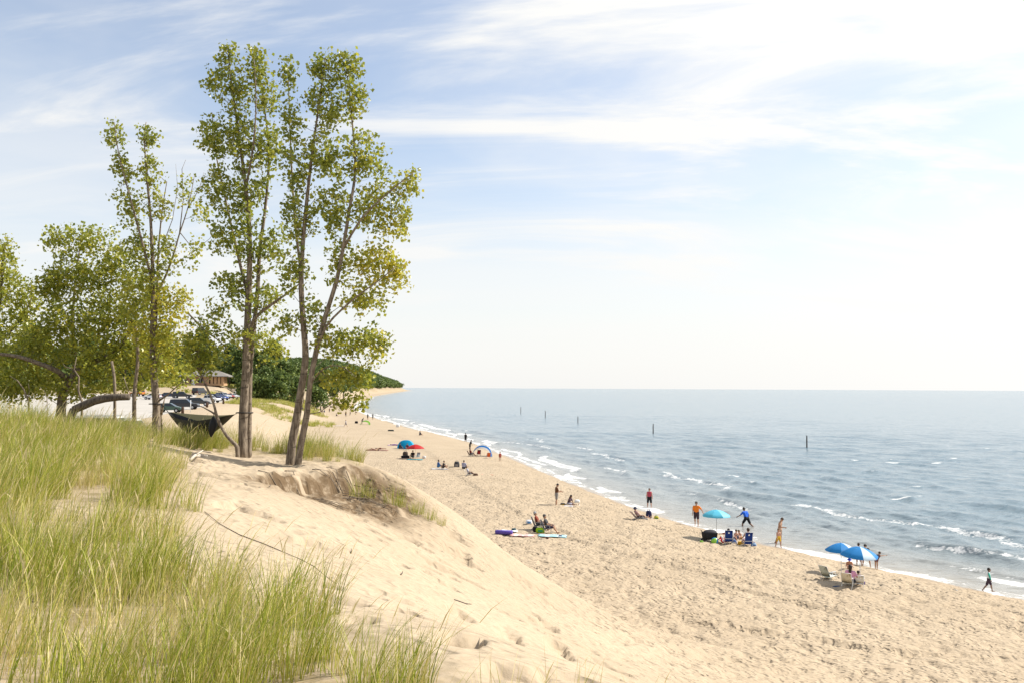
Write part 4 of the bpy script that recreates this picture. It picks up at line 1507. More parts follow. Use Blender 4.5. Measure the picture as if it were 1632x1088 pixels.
    body = finish('person', caps, mat('skin_' + skin, sk, 0.55, spec=0.35, var=0.08, vscale=5), None, fing if vox < 0.035 else None)
    if top is not None:
        finish('shirt', shirt, cloth(*top), body)
    if slv:
        half = len(slv) // 2
        for part in (slv[:half], slv[half:]):
            finish('sleeve', part, cloth(*long_sleeve), body)
    if bottom is not None:
        finish('shorts', shorts, cloth(*bottom), body)
    if hat is not None:
        hatc = [(hc + Hd * 0.05 - Hf2 * 0.01, hr * 1.02 + 0.012, hc + Hd * 0.035 - Hf2 * 0.012, hr * 1.02 + 0.012)]
        mbh = MB()
        ax, ay, az = Hx, Hf2, Hd
        rr = 0.19 if brim else 0.0
        if brim:
            ring = [(hc + az * 0.03 + (ax * math.cos(t) + ay * math.sin(t)) * rr - az * 0.02) * s for t in np.linspace(0, 2 * math.pi, 14, endpoint=False)]
            ring2 = [(hc + az * 0.05 + (ax * math.cos(t) + ay * math.sin(t)) * 0.09) * s for t in np.linspace(0, 2 * math.pi, 14, endpoint=False)]
            mbh.add(ring + ring2, [(i, (i + 1) % 14, 14 + (i + 1) % 14, 14 + i) for i in range(14)])
        else:
            pk = [(hc + az * 0.045 + ax * x * 0.07 + ay * (hr + y)) * s for x, y in ((-1, -0.01), (1, -0.01), (0.7, 0.075), (-0.7, 0.075))]
            mbh.add(pk, [(0, 1, 2, 3)])
        finish('hat', hatc, cloth(*hat), body, mbh)
        hairc = [(hc - Hf2 * 0.03 + Hd * 0.0, hr * 0.98, hc - Hf2 * 0.03 - Hd * 0.03, hr * 0.85)] + hairc[1:]
    if hair is not None:
        finish('hair', hairc, mat('hair_%d' % int(sum(hair) * 1000), hair, 0.6, spec=0.4), body)
    p = Vector(loc) if loc is not None else at(px, py)
    body.location = p
    body.rotation_euler = (0, 0, rz)
    prop(body, label, 'person', group)
    return body


SIT_G = ((125, 8, 105), (118, 8, 92))        # on the ground, knees drawn up
SIT_L = ((86, 8, 4), (86, 8, 6))          # on the ground, legs out
SIT_C = ((97, 8, 50), (94, 8, 44))        # in a low chair
REST = ((35, 14, 40), (35, 14, 40))


# ------------------------------------------------------------------ beach furniture
def tubes(mb, lines, r=0.012, n=6):
    for l in lines:
        mb.tube(l, r, n)


def beach_chair(px, py, rz, label, sling, frame=(0.75, 0.75, 0.74), loc=None, stripes=None, recline=28, seat_h=0.24, back_l=0.62, name='beach_chair', emblem=False, group=None):
    root = empty(name, loc if loc is not None else at(px, py), rz)
    prop(root, label, 'chair', group)
    fm = mat('chair_frame_%d' % int(sum(frame) * 100), frame, 0.4, spec=0.5)
    w = 0.235
    cr, sr = math.cos(R(recline)), math.sin(R(recline))
    bb = Vector((0, -0.20, seat_h))
    bt = bb + Vector((0, -sr * back_l, cr * back_l))
    for sd in (-1, 1):
        x = sd * w
        mb = MB()
        mb.tube([(x, 0.28, seat_h + 0.05), bb + Vector((x, 0, 0)), bt + Vector((x, 0, 0))], 0.013)
        mb.tube([(x, 0.30, 0.0), (x, 0.22, seat_h + 0.03), (x, 0.17, seat_h + 0.22)], 0.013)
        mb.tube([(x, -0.42, 0.0), (x, -0.10, seat_h + 0.02), (x, 0.0, seat_h + 0.2)], 0.013)
        mb.build('side_frame', fm, root, True)
        mb = MB()
        mb.box((x, -0.02, seat_h + 0.235), (0.055, 0.46, 0.028))
        mb.build('armrest', fm, root)
    for a_, b_ in (((-w, 0.3, 0.02), (w, 0.3, 0.02)), ((-w, -0.42, 0.02), (w, -0.42, 0.02)), (bt + Vector((-w, 0, 0)), bt + Vector((w, 0, 0)))):
        mb = MB()
        mb.tube([a_, b_], 0.012)
        mb.build('cross_bar', fm, root, True)
    sm = stripes if stripes else cloth(*sling)

    def sheet(pts_, thick):
        m_ = MB()
        rows = []
        for p in pts_:
            rows.append([Vector((x, p[0], p[1] - sag * p[2])) for x, sag in ((-w, 0), (-w * .5, .8), (0, 1), (w * .5, .8), (w, 0))])
        v = [q for r in rows for q in r]
        nn = Vector((0, -0.003, thick))
        v2 = [q - nn for q in v]
        f = []
        nr = len(rows)
        for i in range(nr - 1):
            for j in range(4):
                a = i * 5 + j
                f.append((a, a + 1, a + 6, a + 5))
        n = len(v)
        f2 = [tuple(n + k for k in reversed(q)) for q in f]
        rim = [(j, j + n, j + 1 + n, j + 1) for j in range(4)] + [((nr - 1) * 5 + j + 1, (nr - 1) * 5 + j + 1 + n, (nr - 1) * 5 + j + n, (nr - 1) * 5 + j) for j in range(4)]
        m_.add(v + v2, f + f2 + rim)
        return m_
    sheet([(0.28, seat_h + 0.05, 0.03), (0.04, seat_h + 0.01, 0.05), (-0.20, seat_h, 0.03)], 0.008).build('seat', sm, root, True)
    bk = sheet([(bb.y, bb.z + 0.02, 0.02), ((bb.y + bt.y) / 2, (bb.z + bt.z) / 2, 0.03), (bt.y, bt.z, 0.0)], 0.008).build('backrest', sm, root, True)
    if emblem:
        m_ = MB()
        c = bb * 0.22 + bt * 0.78 + Vector((0, -0.022, -0.004))
        ring = [c + Vector((math.cos(t) * 0.055, -math.sin(t) * 0.055 * sr, math.sin(t) * 0.055 * cr)) for t in np.linspace(0, 6.283, 10, endpoint=False)]
        back = [q + Vector((0, -0.004, 0)) for q in ring]
        m_.add(ring + back, [tuple(range(10)), tuple(range(19, 9, -1))] + [(i, (i + 1) % 10, 10 + (i + 1) % 10, 10 + i) for i in range(10)])
        m_.build('emblem', cloth(0.75, 0.77, 0.8), bk)
        m_ = MB()
        m_.box((0, bb.y - 0.10 - 0.02, seat_h + 0.17), (0.5, 0.006, 0.03))
        m_.build('strap', cloth(0.6, 0.62, 0.66), bk)
    return root


def umbrella(px, py, label, dia, h, colors, tilt=(0, 0), drop=0.30, loc=None, n=8, pole_col=(0.7, 0.7, 0.7), group=None, rot=0.0):
    p = loc if loc is not None else at(px, py)
    root = empty('beach_umbrella', p)
    prop(root, label, 'umbrella', group)
    mb = MB()
    mb.tube([(0, 0, -0.25), (0, 0, h * 0.55), (0, 0, h - 0.02)], [0.016, 0.016, 0.013], 8)
    mb.build('pole', mat('umbrella_pole_%d' % int(pole_col[0] * 100), pole_col, 0.35, spec=0.5), root, True)
    can = empty('canopy', (0, 0, h))
    can.parent = root
    can.rotation_euler = (tilt[0], tilt[1], rot)
    r = dia / 2
    for i in range(n):
        a0, a1 = 2 * math.pi * i / n, 2 * math.pi * (i + 1) / n
        rows = []
        for j in range(5):
            t = j / 4
            z = -drop * t ** 1.7
            row = []
            for k in range(4):
                u = k / 3
                a = a0 + (a1 - a0) * u
                pull = 1 - 0.055 * t * math.sin(math.pi * u)
                row.append((math.cos(a) * r * t * pull, math.sin(a) * r * t * pull, z - 0.012 * math.sin(math.pi * u) * t))
            rows.append(row)
        # hanging hem
        rows.append([(x * 1.005, y * 1.005, z - 0.06) for x, y, z in rows[-1]])
        m_ = MB()
        v = [q for rw in rows for q in rw]
        f = []
        for j in range(5):
            for k in range(3):
                b = j * 4 + k
                f.append((b, b + 4, b + 5, b + 1))
        m_.add(v, f)
        col = colors[i % len(colors)]
        m_.build('canopy_panel', mat('canopy_%02d_%02d_%02d' % tuple(int(c * 99) for c in col), col, 0.6, spec=0.3, trans=0.3, var=0.05), can, True)
        rb = MB()
        rb.tube([(math.cos(a0) * r * t, math.sin(a0) * r * t, -drop * t ** 1.7 - 0.008) for t in (0.02, 0.35, 0.7, 1.0)], 0.005, 4)
        rb.build('rib', mat('rib_metal', (0.55, 0.55, 0.55), 0.4, 0.6), can)
    m_ = MB()
    m_.tube([(0, 0, -0.01), (0, 0, 0.03), (0, 0, 0.09)], [0.025, 0.02, 0.004], 8)
    m_.build('finial', mat('white_plastic', (0.75, 0.75, 0.74), 0.4), can, True)
    return root


def towel(px, py, label, size, rz, col, col2=None, name='towel', n_str=5, cat='towel', loc=None, thick=0.02, wrinkle=0.035):
    """a cloth lying on the sand, following its bumps, with real thickness"""
    p = loc if loc is not None else at(px, py)
    nx, ny = 12, 8
    V, F = [], []
    ca, sa = math.cos(rz), math.sin(rz)
    sd = int(abs(p.x) * 100) % 97
    for top in (1, 0):
        for j in range(ny + 1):
            for i in range(nx + 1):
                u, v = (i / nx - 0.5) * size[0], (j / ny - 0.5) * size[1]
                u += 0.04 * math.sin(3 * v * 4 + sd)
                x, y = p.x + u * ca - v * sa, p.y + u * sa + v * ca
                z = gz(x, y) + 0.02 + wrinkle * float(vnoise(np.array([x * 4]), np.array([y * 4]), sd)[0]) + (thick if top else 0)
                V.append((x - p.x, y - p.y, z - p.z))
    n = (nx + 1) * (ny + 1)
    mi = []
    mb = MB()
    f, mm = [], []
    for j in range(ny):
        for i in range(nx):
            a = j * (nx + 1) + i
            f.append((a, a + 1, a + nx + 2, a + nx + 1))
            mm.append((i * n_str // nx) % 2 if col2 else 0)
            f.append((n + a + nx + 1, n + a + nx + 2, n + a + 1, n + a))
            mm.append(0)
    for i in range(nx):
        f.append((i, n + i, n + i + 1, i + 1))
        b = ny * (nx + 1) + i
        f.append((b + 1, n + b + 1, n + b, b))
        mm += [0, 0]
    for j in range(ny):
        a = j * (nx + 1)
        f.append((a + nx + 1, n + a + nx + 1, n + a, a))
        b = a + nx
        f.append((b, n + b, n + b + nx + 1, b + nx + 1))
        mm += [0, 0]
    mb.v, mb.f, mb.m = V, f, mm
    o = mb.build(name, [cloth(*col), cloth(*(col2 or col))], None, True, p)
    prop(o, label, cat)
    return o


def bag(px, py, label, size, col, name='bag', cat='bag', rz=0.0, loc=None, handles=True, accent=None):
    p = loc if loc is not None else at(px, py)
    root = empty(name, p, rz)
    prop(root, label, cat)
    sx, sy, sz = size
    mb = MB()
    rows = []
    nseg = 12
    for (z, k) in ((0.0, 0.86), (0.08, 1.0), (0.5, 1.04), (0.85, 0.92), (1.0, 0.66)):
        for i in range(nseg):
            t = 2 * math.pi * i / nseg
            cx, sy_ = math.cos(t), math.sin(t)
            e = 0.55
            x = math.copysign(abs(cx) ** e, cx) * sx / 2 * k * (1 + 0.05 * math.sin(5 * t + z * 7))
            y = math.copysign(abs(sy_) ** e, sy_) * sy / 2 * k
            rows.append((x, y, z * sz))
    f = [(j * nseg + i, j * nseg + (i + 1) % nseg, (j + 1) * nseg + (i + 1) % nseg, (j + 1) * nseg + i) for j in range(4) for i in range(nseg)]
    f += [tuple(range(nseg - 1, -1, -1)), tuple(range(4 * nseg, 5 * nseg))]
    mb.add(rows, f)
    mb.build('bag_body', cloth(*col), root, True)
    if handles:
        for sd in (-1, 1):
            m_ = MB()
            m_.tube([(-sx * 0.2, sd * sy * 0.25, sz * 0.9), (-sx * 0.15, sd * sy * 0.27, sz * 1.2), (sx * 0.15, sd * sy * 0.27, sz * 1.2), (sx * 0.2, sd * sy * 0.25, sz * 0.9)], 0.012, 5)
            m_.build('handle', cloth(*(accent or col)), root, True)
    if accent:
        m_ = MB()
        m_.box((0, -sy * 0.52, sz * 0.42), (sx * 0.55, 0.02, sz * 0.4))
        m_.build('pocket', cloth(*accent), root)
    return root


def beach_ball(px, py, label, r, cols):
    p = at(px, py)
    root = empty('beach_ball', p + Vector((0, 0, r - 0.02)))
    root.rotation_euler = (0.5, 0.4, 0.3)
    prop(root, label, 'ball')
    n = len(cols)
    for i, c in enumerate(cols):
        V, F = [], []
        for j in range(9):
            ph = -math.pi / 2 + math.pi * j / 8
            for k in range(4):
                a = 2 * math.pi * (i + k / 3) / n
                V.append((math.cos(ph) * math.cos(a) * r, math.cos(ph) * math.sin(a) * r, math.sin(ph) * r))
        for j in range(8):
            for k in range(3):
                b = j * 4 + k
                F.append((b, b + 1, b + 5, b + 4))
        m_ = MB()
        m_.add(V, F)
        m_.build('ball_panel', mat('vinyl_%02d_%02d_%02d' % tuple(int(v * 99) for v in c), c, 0.3, spec=0.5), root, True)
    return root


def wagon(px, py, rz, label):
    root = empty('beach_wagon', at(px, py), rz)
    prop(root, label, 'wagon')
    dk = cloth(0.02, 0.02, 0.022)
    mb = MB()
    # fabric tub: flared box with bulging load
    V = []
    for z, kx, ky in ((0.22, 0.42, 0.22), (0.45, 0.46, 0.25), (0.62, 0.48, 0.26)):
        for i in range(16):
            t = 2 * math.pi * i / 16
            c, s_ = math.cos(t), math.sin(t)
            V.append((math.copysign(abs(c) ** 0.4, c) * kx, math.copysign(abs(s_) ** 0.4, s_) * ky, z))
    F = [(j * 16 + i, j * 16 + (i + 1) % 16, (j + 1) * 16 + (i + 1) % 16, (j + 1) * 16 + i) for j in range(2) for i in range(16)]
    F.append(tuple(range(15, -1, -1)))
    mb.add(V, F)
    mb.build('tub', dk, root, True)
    mb = MB()
    mb.ellipsoid((0.02, 0, 0.60), (0.46, 0.25, 0.22), 14, 8, noise=0.06)
    mb.build('covered_load', cloth(0.045, 0.045, 0.05), root, True)
    for sx in (-1, 1):
        for sy in (-1, 1):
            w = empty('wheel', (sx * 0.34, sy * 0.27, 0.12))
            w.parent = root
            m_ = MB()
            m_.tube([(0, -0.04, 0), (0, -0.035, 0), (0, 0.035, 0), (0, 0.04, 0)], [0.09, 0.12, 0.12, 0.09], 16)
            m_.build('tyre', mat('black_rubber', (0.015, 0.015, 0.015), 0.8), w, True)
            m_ = MB()
            m_.tube([(0, -0.045, 0), (0, 0.045, 0)], 0.06, 12)
            m_.build('hub', mat('grey_plastic', (0.25, 0.25, 0.25), 0.5), w)
            m_ = MB()
            m_.tube([(sx * 0.34, sy * 0.25, 0.12), (sx * 0.38, sy * 0.24, 0.62)], 0.014)
            m_.build('frame_post', mat('black_metal', (0.02, 0.02, 0.02), 0.4, 0.5), root)
    m_ = MB()
    m_.tube([(-0.42, 0.1, 0.6), (-0.55, 0.08, 0.78), (-0.55, -0.08, 0.78), (-0.42, -0.1, 0.6)], 0.014)
    m_.build('handle', mat('black_metal', (0.02, 0.02, 0.02), 0.4, 0.5), root, True)
    return root

# ------------------------------------------------------------------ hammock
def build_hammock():
    A = pt(251, 643, 32.85) + Vector((0.2, -0.1, 0))          # strap point on the left tree
    B = pt(384, 657, 27.85) + Vector((-0.15, 0, 0))
    L_ = pt(268, 656, 31.6)
    Rr = pt(376, 659, 28.1)
    root = empty('hammock', L_)
    prop(root, 'black hammock with olive lining slung between two cottonwoods', 'hammock')
    blk = mat('black_nylon', (0.008, 0.008, 0.009), 0.55, spec=0.3)
    olv = mat('olive_nylon', (0.20, 0.185, 0.10), 0.6, spec=0.3, trans=0.15)
    n, m_ = 26, 12
    ax = Rr - L_
    side = Vector((ax.y, -ax.x, 0)).normalized()               # towards the camera side
    if side.y > 0:
        side = -side
    rows = []
    for i in range(n + 1):
        t = i / n
        w = math.sin(math.pi * t) ** 0.7
        base = L_ + ax * t
        row = []
        for j in range(m_ + 1):
            a = math.pi * (j / m_)                             # far rim -> belly -> near rim
            sag_rim = (0.08 + 0.17 * (j / m_)) * math.sin(math.pi * t)
            belly = (0.80 * math.sin(math.pi * min(1, t * 1.02)) ** 1.25)
            off = -math.cos(a) * 0.36 * w
            dz = -sag_rim - math.sin(a) ** 0.8 * (belly - sag_rim) * (1 if j not in (0, m_) else 0)
            # the near rim hangs a little lower in the middle
            row.append(base + side * off + Vector((0, 0, dz)) - L_)
        rows.append(row)
    V = [p for r in rows for p in r]
    W = m_ + 1
    mb = MB()
    for i in range(n):
        for j in range(m_):
            pass
    F = [(i * W + j, (i + 1) * W + j, (i + 1) * W + j + 1, i * W + j + 1) for i in range(n) for j in range(m_)]
    far_f = [f for k, f in enumerate(F) if (k % m_) < 1]
    body_f = [f for k, f in enumerate(F) if (k % m_) >= 1]
    mb.add(V, body_f)
    mb.build('hammock_body', blk, root, True)
    mb = MB()
    mb.add(V, far_f)
    mb.build('lining', olv, root, True)
    for nm, p, q in (('left', L_, A), ('right', Rr, B)):
        mb = MB()
        mb.tube([p - L_, q - L_], 0.014, 6)
        mb.build('suspension_strap', blk, root)
    # bands round the two trunks
    for c, r in ((pt(247, 643, 33.0), 0.205), (pt(390, 657, 28.05), 0.25)):
        mb = MB()
        ring = [(c - L_) + Vector((math.cos(t) * r, math.sin(t) * r, 0)) for t in np.linspace(0, 6.2832, 19)]
        mb.tube(ring, 0.02, 5, cap=False)
        mb.build('tree_strap', blk, root, True)
    # dark bag hung from the rim
    p = pt(340, 664, 27.9)
    r2 = empty('hanging_bag', p)
    prop(r2, 'black drawstring bag hanging at the right of the hammock', 'bag')
    mb = MB()
    mb.tube([(0, 0, 0.02), (0.01, 0, -0.08), (0.0, 0, -0.22), (-0.03, 0, -0.38), (-0.05, 0, -0.52), (-0.06, 0, -0.62)], [0.03, 0.09, 0.13, 0.12, 0.07, 0.02], 10)
    mb.build('bag_body', blk, r2, True)
    mb = MB()
    mb.tube([(0.02, 0, -0.05), (0.0, 0, 0.12), (0.05, 0, 0.2)], 0.01, 5)
    mb.build('cord', blk, r2)


build_hammock()

# ------------------------------------------------------------------ people and things on the beach, nearest group first
U1 = (0.02, 0.22, 0.56)  # the pale panels carry sunlight painted into the canopy colour
umbrella(None, None, 'blue umbrella with sunlit panels painted pale, rear one of the overlapping pair', 1.55, 1.62, [U1, U1, U1, (0.55, 0.68, 0.80)], loc=at(1341, 915), rot=-0.35, drop=0.36)
umbrella(None, None, 'blue umbrella with sunlit panels painted pale, front one of the overlapping pair', 1.75, 1.85, [U1, U1, (0.55, 0.70, 0.82), U1], loc=at(1371, 932), tilt=(0.05, 0.05), rot=-0.15, drop=0.40)
_white = (0.78, 0.79, 0.78)
_p = at(1352, 937)
beach_chair(0, 0, R(-34), 'white framed beach chair the woman in pink is sitting in', (0.60, 0.55, 0.42), _white, loc=_p, back_l=0.56, seat_h=0.3)
person(loc=_p + Vector((0.16, 0.05, 0)), rz=R(-34), label='woman with dark hair in pink top sitting in white beach chair', seat=0.30, lean=-18, legs=SIT_C, arms=((30, 14, 50), (30, 22, 40)), top=(0.55, 0.27, 0.42), bottom=(0.03, 0.035, 0.05), skin='tan', hair=(0.02, 0.012, 0.01), long_hair=True, h=1.66, head=(12, 20))
_p = at(1368, 936)
beach_chair(0, 0, R(-20), 'small white chair holding the child in pink', (0.70, 0.70, 0.68), _white, loc=_p, back_l=0.46, seat_h=0.26)
person(loc=_p, rz=R(-20), label='small child in pink sitting beside the woman in pink', seat=0.26, lean=-8, legs=SIT_C, arms=((40, 12, 40), (40, 12, 40)), top=(0.66, 0.33, 0.38), bottom=(0.6, 0.58, 0.56), skin='red', hair=(0.05, 0.03, 0.02), h=1.08)
beach_chair(1321, 925, R(-55), 'empty pale sling chair standing left of the woman in pink', (0.50, 0.54, 0.47), (0.6, 0.6, 0.58), back_l=0.62)
person(1354, 908, 'child in a blue sun hat sitting on the sand behind the woman in pink', R(160), h=1.1, lean=18, legs=SIT_G, arms=REST, top=(0.50, 0.24, 0.14), bottom=(0.4, 0.2, 0.1), hat=(0.02, 0.06, 0.38), brim=True, skin='red', hair=(0.1, 0.06, 0.03))
person(1369, 902, 'barefoot child whose legs show left below the front blue umbrella', R(10), h=1.25, top=(0.03, 0.03, 0.04), bottom=(0.03, 0.03, 0.045), skin='tan', arms=((10, 15, 20), (15, 15, 20)), legs=((8, 5, 10), (-6, 5, 5)))
person(1381, 904, 'child in olive shorts bending over under the front umbrella', R(-15), h=1.35, lean=42, top=(0.05, 0.045, 0.03), bottom=(0.14, 0.13, 0.02), skin='tan', arms=((50, 8, 20), (55, 10, 20)), legs=((10, 14, 12), (-8, 14, 8)), head=(10, 0))
person(1397, 909, 'little girl in a dark swimsuit bending with one arm out at the water edge', R(-60), h=1.08, lean=40, top=(0.10, 0.05, 0.06), bottom=(0.16, 0.08, 0.09), sleeves=False, short_len=0.25, skin='tan', arms=((30, 10, 5), (95, 30, 0)), legs=((8, 5, 8), (-4, 5, 5)), hair=(0.04, 0.025, 0.015))
person(1576, 943, 'boy in white rash shirt with green sleeves walking along the wet sand', R(-115), h=1.18, lean=3, top=(0.66, 0.68, 0.70), bottom=(0.05, 0.03, 0.045), skin='brown', long_sleeve=(0.03, 0.33, 0.24), arms=((-15, 48, 10), (10, 52, 10)), legs=((22, 3, 12), (-20, 3, 16)), hair=(0.02, 0.014, 0.01), vox=0.02)
bag(1334, 937, 'dark blue bag lying on the sand by the white chair legs', (0.42, 0.25, 0.12), (0.02, 0.045, 0.10), rz=0.3, handles=False)
bag(1375, 932, 'small purple toy bucket beside the child in pink', (0.20, 0.2, 0.2), (0.08, 0.04, 0.16), name='toy_bucket', cat='bucket')
mb = MB()
for k in range(3):
    mb.ellipsoid((k * 0.28 - 0.3, 0.1 * (k % 2), -0.05), (0.36, 0.28, 0.17 + 0.03 * k), 14, 8, noise=0.12)
o = mb.build('sand_pile', bpy.data.materials['sand'], None, True, at(1388, 920))
prop(o, 'small heap of dug sand right of the child in pink', 'sand pile')

# the group under the light blue umbrella
U2 = (0.10, 0.48, 0.66)  # its paler panels have the sun's brightness painted in
umbrella(None, None, 'light turquoise umbrella standing over the black wagon', 1.80, 1.92, [U2, U2, (0.22, 0.60, 0.74), U2], loc=at(1142, 860), rot=0.25, drop=0.36, pole_col=(0.45, 0.45, 0.46))
wagon(1131, 864, R(8), 'black fabric beach wagon loaded under the turquoise umbrella')
NAVY = (0.012, 0.04, 0.20)
_p = at(1161, 867)
beach_chair(0, 0, R(-8), 'navy beach chair with white emblem, left of the pair', NAVY, (0.5, 0.52, 0.56), loc=_p, back_l=0.70, emblem=True, recline=14)
person(loc=_p + Vector((0, 0.02, 0)), rz=R(-8), label='person sunk in the left navy chair with one arm stretched out', seat=0.24, lean=-12, h=1.5, legs=SIT_C, arms=((70, 60, 5), (30, 12, 40)), top=(0.3, 0.05, 0.05), bottom=(0.1, 0.1, 0.15), skin='tan')
_p = at(1191, 871)
beach_chair(0, 0, R(4), 'navy beach chair with white emblem, right of the pair', NAVY, (0.5, 0.52, 0.56), loc=_p, back_l=0.72, emblem=True, recline=14)
person(loc=_p + Vector((0.05, 0.04, 0)), rz=R(4), label='bare-shouldered person sitting in the right navy chair', seat=0.28, lean=-6, h=1.72, legs=SIT_C, arms=((35, 14, 40), (30, 14, 40)), bottom=(0.35, 0.06, 0.08), skin='red', hair=(0.05, 0.03, 0.015))
person(1172, 862, 'bare-chested child sitting on the sand between the navy chairs', R(200), h=1.25, lean=12, legs=SIT_G, arms=REST, bottom=(0.05, 0.10, 0.22), skin='red', hair=(0.07, 0.045, 0.02))
person(1181, 861, 'second bare-armed child crouching beside the right navy chair', R(120), h=1.2, lean=22, legs=SIT_G, arms=REST, bottom=(0.35, 0.25, 0.05), skin='red', hair=(0.12, 0.08, 0.04))
beach_ball(1139, 867, 'beach ball in green and blue in front of the wagon', 0.23, [(0.20, 0.48, 0.03), (0.02, 0.16, 0.42), (0.26, 0.55, 0.05), (0.03, 0.22, 0.46)])
towel(0, 0, 'red and white striped towel heaped beside the left navy chair', (0.62, 0.5), 0.1, (0.60, 0.03, 0.03), (0.75, 0.72, 0.70), loc=at(1150, 866) + Vector((0, 0, 0)), n_str=6, wrinkle=0.55)
bag(1170, 867, 'blue and white beach bag between the navy chairs', (0.30, 0.2, 0.28), (0.08, 0.14, 0.34), accent=(0.6, 0.6, 0.62))
bag(1181, 868, 'yellow sand toy bag beside the right navy chair', (0.40, 0.25, 0.24), (0.55, 0.32, 0.03), handles=False)
bag(1201, 872, 'light blue cooler bag right of the navy chairs', (0.34, 0.26, 0.28), (0.22, 0.33, 0.48), accent=(0.03, 0.07, 0.25))
bag(1118, 866, 'small green bag behind the wagon wheel', (0.22, 0.2, 0.2), (0.18, 0.35, 0.05), handles=False)

person(1110, 838, 'man in orange shirt and dark shorts walking by the turquoise umbrella', R(165), h=1.76, top=(0.72, 0.20, 0.02), bottom=(0.045, 0.03, 0.04), skin='tan', hat=(0.12, 0.11, 0.10), arms=((-8, 42, 6), (4, 10, 10)), legs=((12, 3, 5), (-14, 2, 18)), vox=0.02, hair=(0.1, 0.09, 0.08))
_w = pt(1190, 838, 55)
person(label='man in blue shirt and black shorts wading into the surf', loc=at(1190, 843), rz=R(25), h=1.74, lean=24, top=(0.02, 0.12, 0.58), bottom=(0.012, 0.012, 0.015), skin='brown', arms=((35, 25, 25), (-10, 25, 35)), legs=((30, 14, 28), (-22, 14, 40)), vox=0.02, sink=0.06, hair=(0.02, 0.015, 0.01))
person(1243, 867, 'bare-chested man with bowed head standing behind the boy in yellow', R(-125), h=1.74, lean=6, bottom=(0.42, 0.28, 0.20), short_len=0.55, skin='tan', arms=((-14, 20, 8), (30, 12, 60)), legs=((4, 4, 4), (-10, 4, 14)), head=(32, -10), vox=0.02, hair=(0.06, 0.035, 0.02))
person(1241, 872, 'small boy in yellow shorts walking in front of the bare-chested man', R(-160), h=1.16, bottom=(0.60, 0.38, 0.03), skin='red', arms=((-10, 14, 10), (16, 14, 10)), legs=((14, 4, 6), (-14, 4, 12)), vox=0.02, short_len=0.7, hair=(0.13, 0.08, 0.04))

# pair with striped chair
_p = at(1018, 828)
stripe = bpy.data.materials.new('striped_sling')
stripe.use_nodes = True
_nt = stripe.node_tree
_w_ = _nt.nodes.new('ShaderNodeTexWave')
_w_.wave_type = 'BANDS'
_w_.bands_direction = 'X'
_w_.inputs['Scale'].default_value = 3.2
_tc = _nt.nodes.new('ShaderNodeTexCoord')
_nt.links.new(_tc.outputs['Object'], _w_.inputs['Vector'])
_nt.links.new(n_mix(_nt, n_range(_nt, _w_.outputs['Fac'], 0.45, 0.55), (0.22, 0.03, 0.06), (0.62, 0.58, 0.56)), _nt.nodes['Principled BSDF'].inputs['Base Color'])
beach_chair(0, 0, R(-72), 'low striped sling chair with a person in a dark hat', None, (0.5, 0.5, 0.5), loc=_p, stripes=stripe, recline=44, back_l=0.66, seat_h=0.18)
person(loc=_p, rz=R(-72), label='person in dark blue sun hat reclining in the striped chair', seat=0.18, lean=-34, legs=((92, 8, 18), (90, 8, 14)), arms=((40, 14, 40), (40, 14, 40)), top=(0.42, 0.27, 0.26), bottom=(0.03, 0.03, 0.05), hat=(0.012, 0.014, 0.045), brim=True, h=1.65, head=(28, 0))
bag(1034, 825, 'navy backpack propped beside the striped chair', (0.42, 0.34, 0.55), (0.015, 0.018, 0.06), name='backpack', cat='backpack', accent=(0.03, 0.035, 0.11))
bag(1046, 828, 'yellow and green tote bag right of the navy backpack', (0.34, 0.24, 0.3), (0.45, 0.42, 0.05), accent=(0.10, 0.22, 0.05))
bag(1027, 829, 'black and white patterned bag in front of the navy backpack', (0.5, 0.3, 0.2), (0.16, 0.15, 0.15), handles=False)
towel(0, 0, 'dark towel spread at the foot of the yellow tote bag', (0.9, 0.35), -0.5, (0.035, 0.035, 0.04), loc=at(1051, 831))
person(1035, 809, 'woman in red top and black knee shorts standing at the water edge', R(170), h=1.62, top=(0.42, 0.06, 0.09), bottom=(0.012, 0.012, 0.016), sleeves=False, short_len=0.95, skin='red', arms=((0, 12, 8), (4, 12, 8)), legs=((6, 7, 4), (-6, 7, 4)), hair=(0.09, 0.035, 0.02), head=(0, -30), build=1.08)

# man and woman by the white blanket
person(887, 806, 'man in brown shirt and grey shorts looking down at his hands', R(-80), h=1.78, top=(0.105, 0.045, 0.018), bottom=(0.23, 0.22, 0.21), skin='tan', arms=((22, 8, 68), (22, 8, 68)), legs=((5, 6, 3), (-5, 6, 3)), head=(30, 0), vox=0.022)
person(906, 805, 'woman in dark and white top sitting by the white blanket', R(-120), h=1.62, lean=22, legs=SIT_L, arms=((12, 34, 5), (40, 24, 30)), top=(0.06, 0.035, 0.05), bottom=(0.40, 0.38, 0.42), skin='brown', hair=(0.02, 0.012, 0.01), long_hair=True)
towel(0, 0, 'white blanket with things on it beside the sitting woman', (1.6, 1.1), 0.2, (0.66, 0.64, 0.68), loc=at(910, 806), name='blanket', cat='blanket', wrinkle=0.07)
bag(920, 801, 'white cooler box on the far end of the white blanket', (0.42, 0.3, 0.28), (0.72, 0.72, 0.70), name='cooler_box', cat='cooler', handles=False)
bag(897, 806, 'black and yellow bag at the standing man\'s feet', (0.42, 0.3, 0.26), (0.03, 0.025, 0.02), accent=(0.50, 0.30, 0.02), handles=False)

